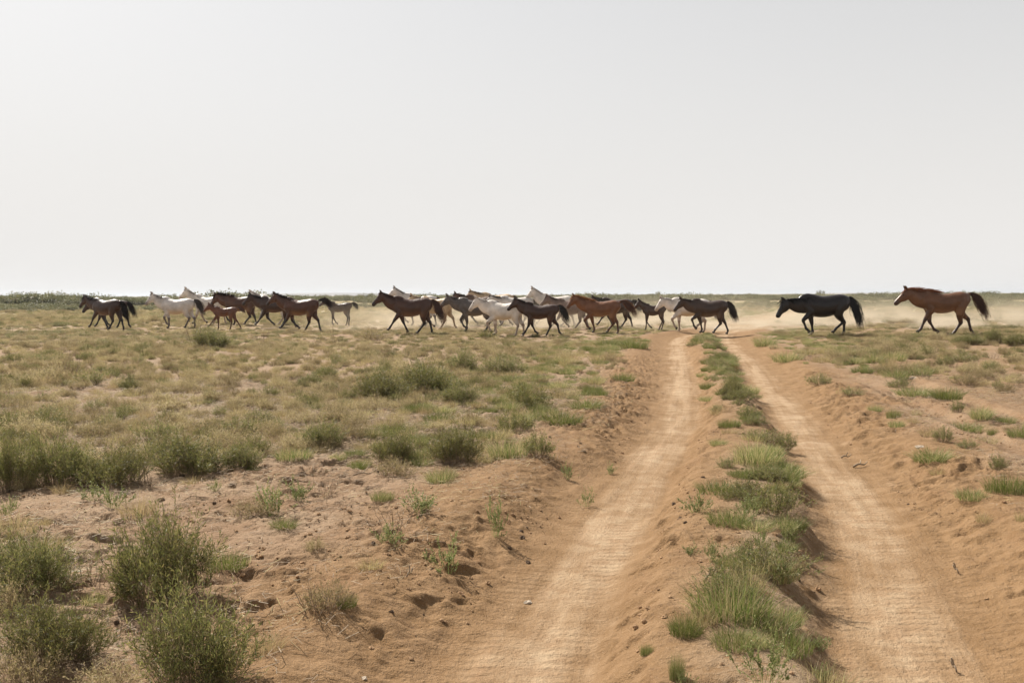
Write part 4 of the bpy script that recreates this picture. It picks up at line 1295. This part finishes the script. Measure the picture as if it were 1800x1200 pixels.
# ------------------------------------------------------------------ single scrub plants and the uncountable rest
FRONT = [(20, 'in line with the photo edge')]
_f = sorted((HERD[i][0], SHORT[i]) for i in (1, 2, 5, 8, 9, 10, 13, 16, 18, 22, 23, 25, 26, 27))
FRONT.append((90, 'in line ahead of the leader'))
for (a, na_), (b, _) in zip(_f, _f[1:] + [(1900, '')]):
    FRONT += [(a, 'in line with ' + na_), ((a + b) / 2, 'in line behind ' + na_)]
ORD = ['nearest', 'second', 'third', 'fourth', 'fifth', 'sixth', 'seventh', 'eighth', 'ninth', 'tenth', 'eleventh', 'twelfth', 'thirteenth', 'fourteenth', 'fifteenth', 'sixteenth', 'seventeenth', 'eighteenth', 'nineteenth', 'twentieth',
       'twenty-first', 'twenty-second', 'twenty-third', 'twenty-fourth', 'twenty-fifth', 'twenty-sixth']
KINDS = [('olive_shrub', 'olive tussock', 'shrub', OLIVE, 1.7), ('green_shrub', 'green bush', 'shrub', GREEN, 1.7), ('dry_grass_tuft', 'straw tuft', 'grass tuft', STRAW, 1.7),
         ('dead_twig_bush', 'leafless bush', 'shrub', DEAD, 1.6), ('grass_tuft', 'green tuft', 'grass tuft', GRASS, 1.75)]
single = order[:N_IND]
cols = {}
for j in single:
    x, y, h, w, kd = pts[j]
    px = pixel_of(x, y, pz[j])[0]
    c = min(FRONT, key=lambda f: abs(f[0] - px))[1]
    band = 'near the big shrubs' if y < 6.3 and px < 700 else 'around the scrub row' if y < 10.5 and px < 1050 else 'beyond the scrub row' if px < 1150 else 'beside the track'
    cols.setdefault((c, int(kd), band), []).append(j)
for (c, kd, band), lst in cols.items():
    nm, said, cat, src, sw = KINDS[kd]
    for n, j in enumerate(sorted(lst, key=lambda j: pts[j, 1])):
        x, y, h, w, _ = pts[j]
        o = new_obj(nm, src[int(r2.integers(0, len(src)))])
        o.location, o.rotation_euler, o.scale = (x, y, pz[j] - 0.005), (0, 0, float(r2.uniform(0, 6.28))), (w / sw, w / sw, h)
        tag(o, f'{said} {band}, {ORD[min(n, 25)]} outward {c}', cat, 'scrub plants on the open steppe')
rest = order[N_IND:]
P = np.zeros((len(rest), 6))
P[:, :5] = pts[rest]
P[:, 5] = r2.uniform(0, 6.28, len(rest))
src_list, offs = [], []
for k in KINDS:
    offs.append((len(src_list), len(k[3])))
    src_list += k[3]
kd = P[:, 4].astype(int)
P[:, 4] = [offs[k][0] + int(r2.integers(0, offs[k][1])) for k in kd]
P[:, 3] = P[:, 3] / 1.7
points_object('scrub', P, pz[rest] - 0.005, src_list, 'olive and straw steppe scrub covering the ground around the track')

# bushes along the skyline
nb = 13000
bx, by = [], []
yy = 1 / np.sqrt(r2.uniform(1 / 1000.0 ** 2, 1 / 95.0 ** 2, nb * 2))
xx = r2.uniform(-0.56, 0.56, nb * 2) * yy
edge = 150 + 50 * sstep(-0.30, 0.05, xx / yy) + 30 * vnoise(xx, yy, 30.0, 71)
k = ((yy > edge) | (r2.uniform(0, 1, len(xx)) < 0.07)) & (vnoise(xx, yy, 16.0, 72) + 0.5 * vnoise(xx, yy, 60.0, 73) > -0.15)
xx, yy = xx[k], yy[k]
hh = r2.uniform(0.85, 1.55, len(xx)) * (0.72 + 0.62 * (0.5 + 0.5 * vnoise(xx, yy, 14.0, 74)) ** 1.5) * (1.0 + 0.12 * (1 - sstep(-0.47, -0.36, xx / yy))) + 0.5 * (r2.uniform(0, 1, len(xx)) > 0.95) * (yy < 330) * r2.uniform(0.5, 1.8, len(xx))
hh = np.where(yy < edge[k], hh * 0.42, hh)
ww = hh * r2.uniform(1.0, 1.9, len(xx))
P = np.stack([xx, yy, hh, ww, r2.integers(0, 4, len(xx)).astype(float), r2.uniform(0, 6.28, len(xx))], 1)
points_object('skyline_brush', P, terrain(xx, yy) - 0.05, FARB, 'band of green-grey brush along the far skyline')


def skyline_bush(px, base, h, w, label):
    x, y = at(px, base, -0.25)
    m = y / F_PX
    o = new_obj('far_bush', FARB[pick(FARB, 'far')])
    o.location, o.rotation_euler, o.scale = (x, y, ground_z(x, y) - 0.05), (0, 0, rng.uniform(0, 6)), (w * m / 1.5, w * m / 1.5, h * m)
    tag(o, label, 'bush', 'bushes standing out on the skyline')


for a in ((302, 526, 11, 22, 'dark bush between the two white horses on the skyline'), (20, 539, 20, 46, 'largest round bush at the photo edge on the skyline'),
          (52, 536, 17, 36, 'round bush beside the largest one at the skyline edge'), (92, 536, 15, 40, 'wide dark bush on the skyline ahead of the herd'),
          (125, 537, 12, 28, 'bush just ahead of the leading horse muzzle'), (228, 536, 13, 22, 'round green bush between leading horses and dark-tailed white horse'),
          (640, 536, 20, 30, 'bright green bush ahead of the large dark bay'), (652, 528, 13, 24, 'second bush directly before the large dark bay muzzle'),
          (1155, 521, 10, 10, 'narrow upright bush poking above the skyline over the mouse-brown foal'), (1144, 530, 9, 16, 'low round bush on the plain above the mouse-brown foal'),
          (1335, 527, 10, 40, 'long olive bush on the plain ahead of the black horse'), (1360, 529, 8, 22, 'low bush right above the black horse muzzle'),
          (1445, 519, 10, 12, 'upright bush poking above the skyline over the black horse back'), (1438, 520, 8, 10, 'small bush beside the upright one over the black horse'),
          (1534, 531, 9, 18, 'dark bush on the plain behind the black horse tail'), (1560, 529, 6, 12, 'small bush on the plain between black horse and straggler')):
    skyline_bush(*a)


# ------------------------------------------------------------------ stones, dung, sticks
def lump_mesh(name, seed, m, flat=0.6, k=10, rows=7):
    r = np.random.default_rng(seed)
    V = []
    for i in range(rows + 1):
        f = math.pi * i / rows
        for j in range(k):
            a = 2 * math.pi * j / k
            d = np.array([math.sin(f) * math.cos(a), math.sin(f) * math.sin(a), math.cos(f)])
            w = 1 + 0.22 * math.sin(3 * a + seed) * math.sin(2 * f) + 0.15 * math.sin(5 * f + a * 2 + seed) + 0.08 * r.normal() * (0 < i < rows)
            V.append(d * w * [1, 0.75, flat])
    q = [(i * k + j, i * k + (j + 1) % k, (i + 1) * k + (j + 1) % k, (i + 1) * k + j) for i in range(rows) for j in range(k)]
    return np_mesh(name, np.array(V), [np.array(q, np.int32)[:, ::-1]], m, False)


LUMP_C = [lump_mesh('dung_lump', i, M_CLOD, 0.6) for i in range(3)]
LUMP_D = [lump_mesh('dirt_clod', 10 + i, M_DIRT, 0.55, 7, 5) for i in range(3)]
LUMP_S = [lump_mesh('stone', 20 + i, M_STONE, 0.35) for i in range(3)]
for nm, px, py, w, src, label, grp in (
        ('stone', 928, 1059, 17, LUMP_S, 'flat grey stone lying in the near wheel rut', 'stones'), ('stone', 1617, 786, 15, LUMP_S, 'pale flat stone beside the thick grass clump on the verge', 'stones'),
        ('stone', 1605, 667, 14, LUMP_S, 'pale stone among grass on the far verge above the lime mat', 'stones'), ('stone', 640, 1192, 14, LUMP_S, 'flat pale stone at the bottom of the photo on sand', 'stones'),
        ('dung_lump', 896, 964, 9, LUMP_C, 'dark dung lump at the foot of the narrow tall weed', 'dung'), ('dung_lump', 928, 989, 12, LUMP_C, 'larger dark dung lump nearer the rut than the other by the weed', 'dung'),
        ('dung_lump', 916, 928, 10, LUMP_C, 'dark dung lump beside the narrow tall weed top', 'dung'), ('dung_lump', 918, 946, 13, LUMP_C, 'flattened dung lump between two others near the tall weed', 'dung'),
        ('dung_lump', 283, 878, 17, LUMP_C, 'dark dung pile on pale sand behind the tall dark shrub', 'dung'), ('dung_lump', 320, 836, 13, LUMP_C, 'black dung lump in front of the wide scrub-row shrub', 'dung'),
        ('dung_lump', 344, 834, 12, LUMP_C, 'black dung lump beside the other one at the scrub row', 'dung'), ('dung_lump', 205, 1094, 13, LUMP_C, 'dark lump between the two lower big shrubs', 'dung'),
        ('dung_lump', 1236, 839, 7, LUMP_C, 'tiny dark lump on the ridge above the spindly weed', 'dung'), ('dung_lump', 1409, 839, 6, LUMP_C, 'tiny dark lump on the inner edge of the far rut', 'dung'),
        ('dung_lump', 1205, 918, 9, LUMP_C, 'dark lump on the near-rut side of the ridge', 'dung'), ('dung_lump', 688, 1078, 10, LUMP_C, 'dark lump on the pale sand slope above the near rut', 'dung')):
    x, y, z = seat(px, py)
    s = w * y / F_PX / 2
    o = new_obj(nm, src[pick(src, nm)])
    o.location, o.rotation_euler, o.scale = (x, y, z + s * 0.12), (0, 0, rng.uniform(0, 6)), (s, s, s)
    tag(o, label, 'stone' if nm == 'stone' else 'dung', grp + ' lying on the sand')


def stick(px, py, ln, ang, label, th=0.006):
    x, y, z = seat(px, py)
    L = ln * y / F_PX
    rows = [(0, 0, 0, th, th), (L * 0.35, 0.02 * L, 0.02, th * 0.9, th * 0.9), (L * 0.7, -0.03 * L, 0.012, th * 0.7, th * 0.7), (L, 0.04 * L, 0.035, th * 0.3, th * 0.3)]
    v, q, t = loft(rows, 3, 6)
    rows = [(L * 0.45, 0, 0.018, th * 0.6, th * 0.6), (L * 0.6, 0.1 * L, 0.04, th * 0.5, th * 0.5), (L * 0.68, 0.2 * L, 0.05, th * 0.2, th * 0.2)]
    v2, q2, t2 = loft(rows, 3, 6)
    root = empty('fallen_stick', (x, y, z + 0.01), math.radians(ang))
    new_obj('main_branch', np_mesh('main_branch', v, [q, t], M_TWIG), root)
    new_obj('side_twig', np_mesh('side_twig', v2, [q2, t2], M_TWIG), root)
    tag(root, label, 'stick', 'fallen sticks on the sand')


stick(1500, 822, 34, 25, 'dark twisted stick on the inner slope of the far bank', 0.010)
stick(1478, 806, 18, -10, 'short dark twig in the far rut above the twisted stick', 0.008)
stick(1240, 1022, 26, 40, 'bent stick on the ridge by the tall grass clump')
stick(620, 838, 40, 12, 'long dark stick at the foot of the scrub edge')
stick(715, 1015, 18, 60, 'pale straw stick on bare sand near the shadowed weed', 0.004)
stick(1685, 1010, 16, 100, 'thin pale stick standing on the far bank', 0.004)
stick(1682, 1185, 20, 95, 'thin pale stick at the bottom of the far bank', 0.004)

# crumbs of dirt on banks and verges, and loose litter: far too many to count
x, y = scatter(26000, -6, 8, 3.0, 15, r2)
tl, tr = lanes(x, y)
out = np.where((tl > 0) & (tr < 0), np.minimum(tl, -tr), np.where(tl < 0, -tl, tr))
k = in_view(x, y) & (out > 0.34) & (r2.uniform(0, 1, len(x)) < np.clip(0.05 + 0.75 * sstep(0.1, 0.5, vnoise(x, y, 0.8, 81)), 0, 1))
x, y = x[k], y[k]
s = 0.005 + 0.014 * r2.uniform(0, 1, len(x)) ** 4
P = np.stack([x, y, s, s, np.where(r2.uniform(0, 1, len(x)) < 0.05, r2.integers(3, 6, len(x)), r2.integers(0, 3, len(x))).astype(float), r2.uniform(0, 6.28, len(x))], 1)
points_object('dirt_crumbs', P, terrain(x, y) + s * 0.2, LUMP_D + LUMP_C, 'small clods and crumbs of dirt on the banks and verges')

lit_src = []
for i in range(3):
    r = np.random.default_rng(850 + i)
    n = 24
    C = np.stack([r.normal(size=n) * 0.5, r.normal(size=n) * 0.5, r.uniform(0.02, 0.12, n)], 1)
    a = r.uniform(0, 6.28, n)
    D = np.stack([np.cos(a), np.sin(a), r.uniform(-0.05, 0.25, n)], 1)
    Pp = C[:, None] + D[:, None] * (np.linspace(0, 1, 3)[None, :] * r.uniform(0.1, 0.4, n)[:, None])[..., None]
    V, Q = strips(Pp, np.full((n, 3), 0.007), np.stack([-D[:, 1], D[:, 0], 0.3 + 0 * a], 1))
    lit_src.append(np_mesh('litter', V, [Q], M_TWIG if i else M_STRAW, False, {'tint': np.repeat(r.uniform(0, 1, n), 6), 'dry': np.repeat(r.uniform(0, 1, n), 6)}))
x, y = scatter(26000, -9, 9, 3.0, 17, r2)
tl, tr = lanes(x, y)
k = in_view(x, y) & ((tl < -0.8) | (tr > 1.0)) & (r2.uniform(0, 1, len(x)) < 0.10 + 0.8 * cover(x, y) + 0.35 * sstep(0.2, 0.7, vnoise(x, y, 1.2, 91)))
x, y = x[k], y[k]
s = r2.uniform(0.10, 0.26, len(x))
P = np.stack([x, y, s, s, r2.integers(0, 3, len(x)).astype(float), r2.uniform(0, 6.28, len(x))], 1)
points_object('dry_litter', P, terrain(x, y) + 0.002, lit_src, 'broken twigs and straw littering the soil')


# ------------------------------------------------------------------ dust kicked up by the herd, and the hazy air
def box_mesh(name, lo, hi, m):
    V = [(x, y, z) for x in (lo[0], hi[0]) for y in (lo[1], hi[1]) for z in (lo[2], hi[2])]
    Q = [(0, 1, 3, 2), (4, 6, 7, 5), (0, 4, 5, 1), (2, 3, 7, 6), (0, 2, 6, 4), (1, 5, 7, 3)]
    return np_mesh(name, V, [np.array(Q, np.int32)], m, False)


def dust_material():
    t = NT('dust_air')
    pos = t.n('NewGeometry').outputs['Position']
    sx = t.n('SeparateXYZ')
    t.link(pos, sx.inputs[0])
    n = t.n('TexNoise')
    mp = t.n('Mapping')
    t.link(pos, mp.inputs[0])
    mp.inputs['Scale'].default_value = (0.42, 0.42, 1.0)
    t.link(mp.outputs[0], n.inputs['Vector'])
    n.inputs['Scale'].default_value = 1.0
    n.inputs['Detail'].default_value = 3.0
    f = t.ramp(n.outputs['Fac'], 0.45, 0.68)
    hgt = t.math('POWER', 2.718, t.math('MULTIPLY', sx.outputs[2], -2.8))
    top = t.ramp(sx.outputs[2], 1.75, 0.9)
    lx = t.ramp(sx.outputs[0], -12.0, 0.5)
    yy = t.math('MULTIPLY', t.ramp(sx.outputs[1], 37.0, 40.5), t.ramp(sx.outputs[1], 64.0, 48.0))
    d = t.math('MULTIPLY', t.math('MULTIPLY', f, hgt), t.math('MULTIPLY', t.math('MULTIPLY', lx, yy), top))
    v = t.n('VolumePrincipled')
    v.inputs['Color'].default_value = (0.86, 0.73, 0.55, 1)
    v.inputs['Anisotropy'].default_value = 0.3
    t.link(t.math('MULTIPLY', d, DUST), v.inputs['Density'])
    t.link(v.outputs[0], t.out.inputs['Volume'])
    return t.m


DUST, HAZE = 0.95, 0.00017
M_DUST = dust_material()
tag(new_obj('dust', box_mesh('dust', (-15, 37, -0.6), (36, 65, 1.8), M_DUST)), 'pale dust drifting low around the legs of the herd', None, None, 'stuff')
th = NT('hazy_air')
hv = th.n('VolumePrincipled')
hv.inputs['Color'].default_value = (0.72, 0.77, 0.84, 1)
hv.inputs['Density'].default_value = HAZE
hv.inputs['Anisotropy'].default_value = 0.2
th.link(hv.outputs[0], th.out.inputs['Volume'])
tag(new_obj('haze', box_mesh('haze', (-14500, -4500, -3.5), (14500, 14500, 24), th.m)), 'pale haze over the steppe', None, None, 'stuff')
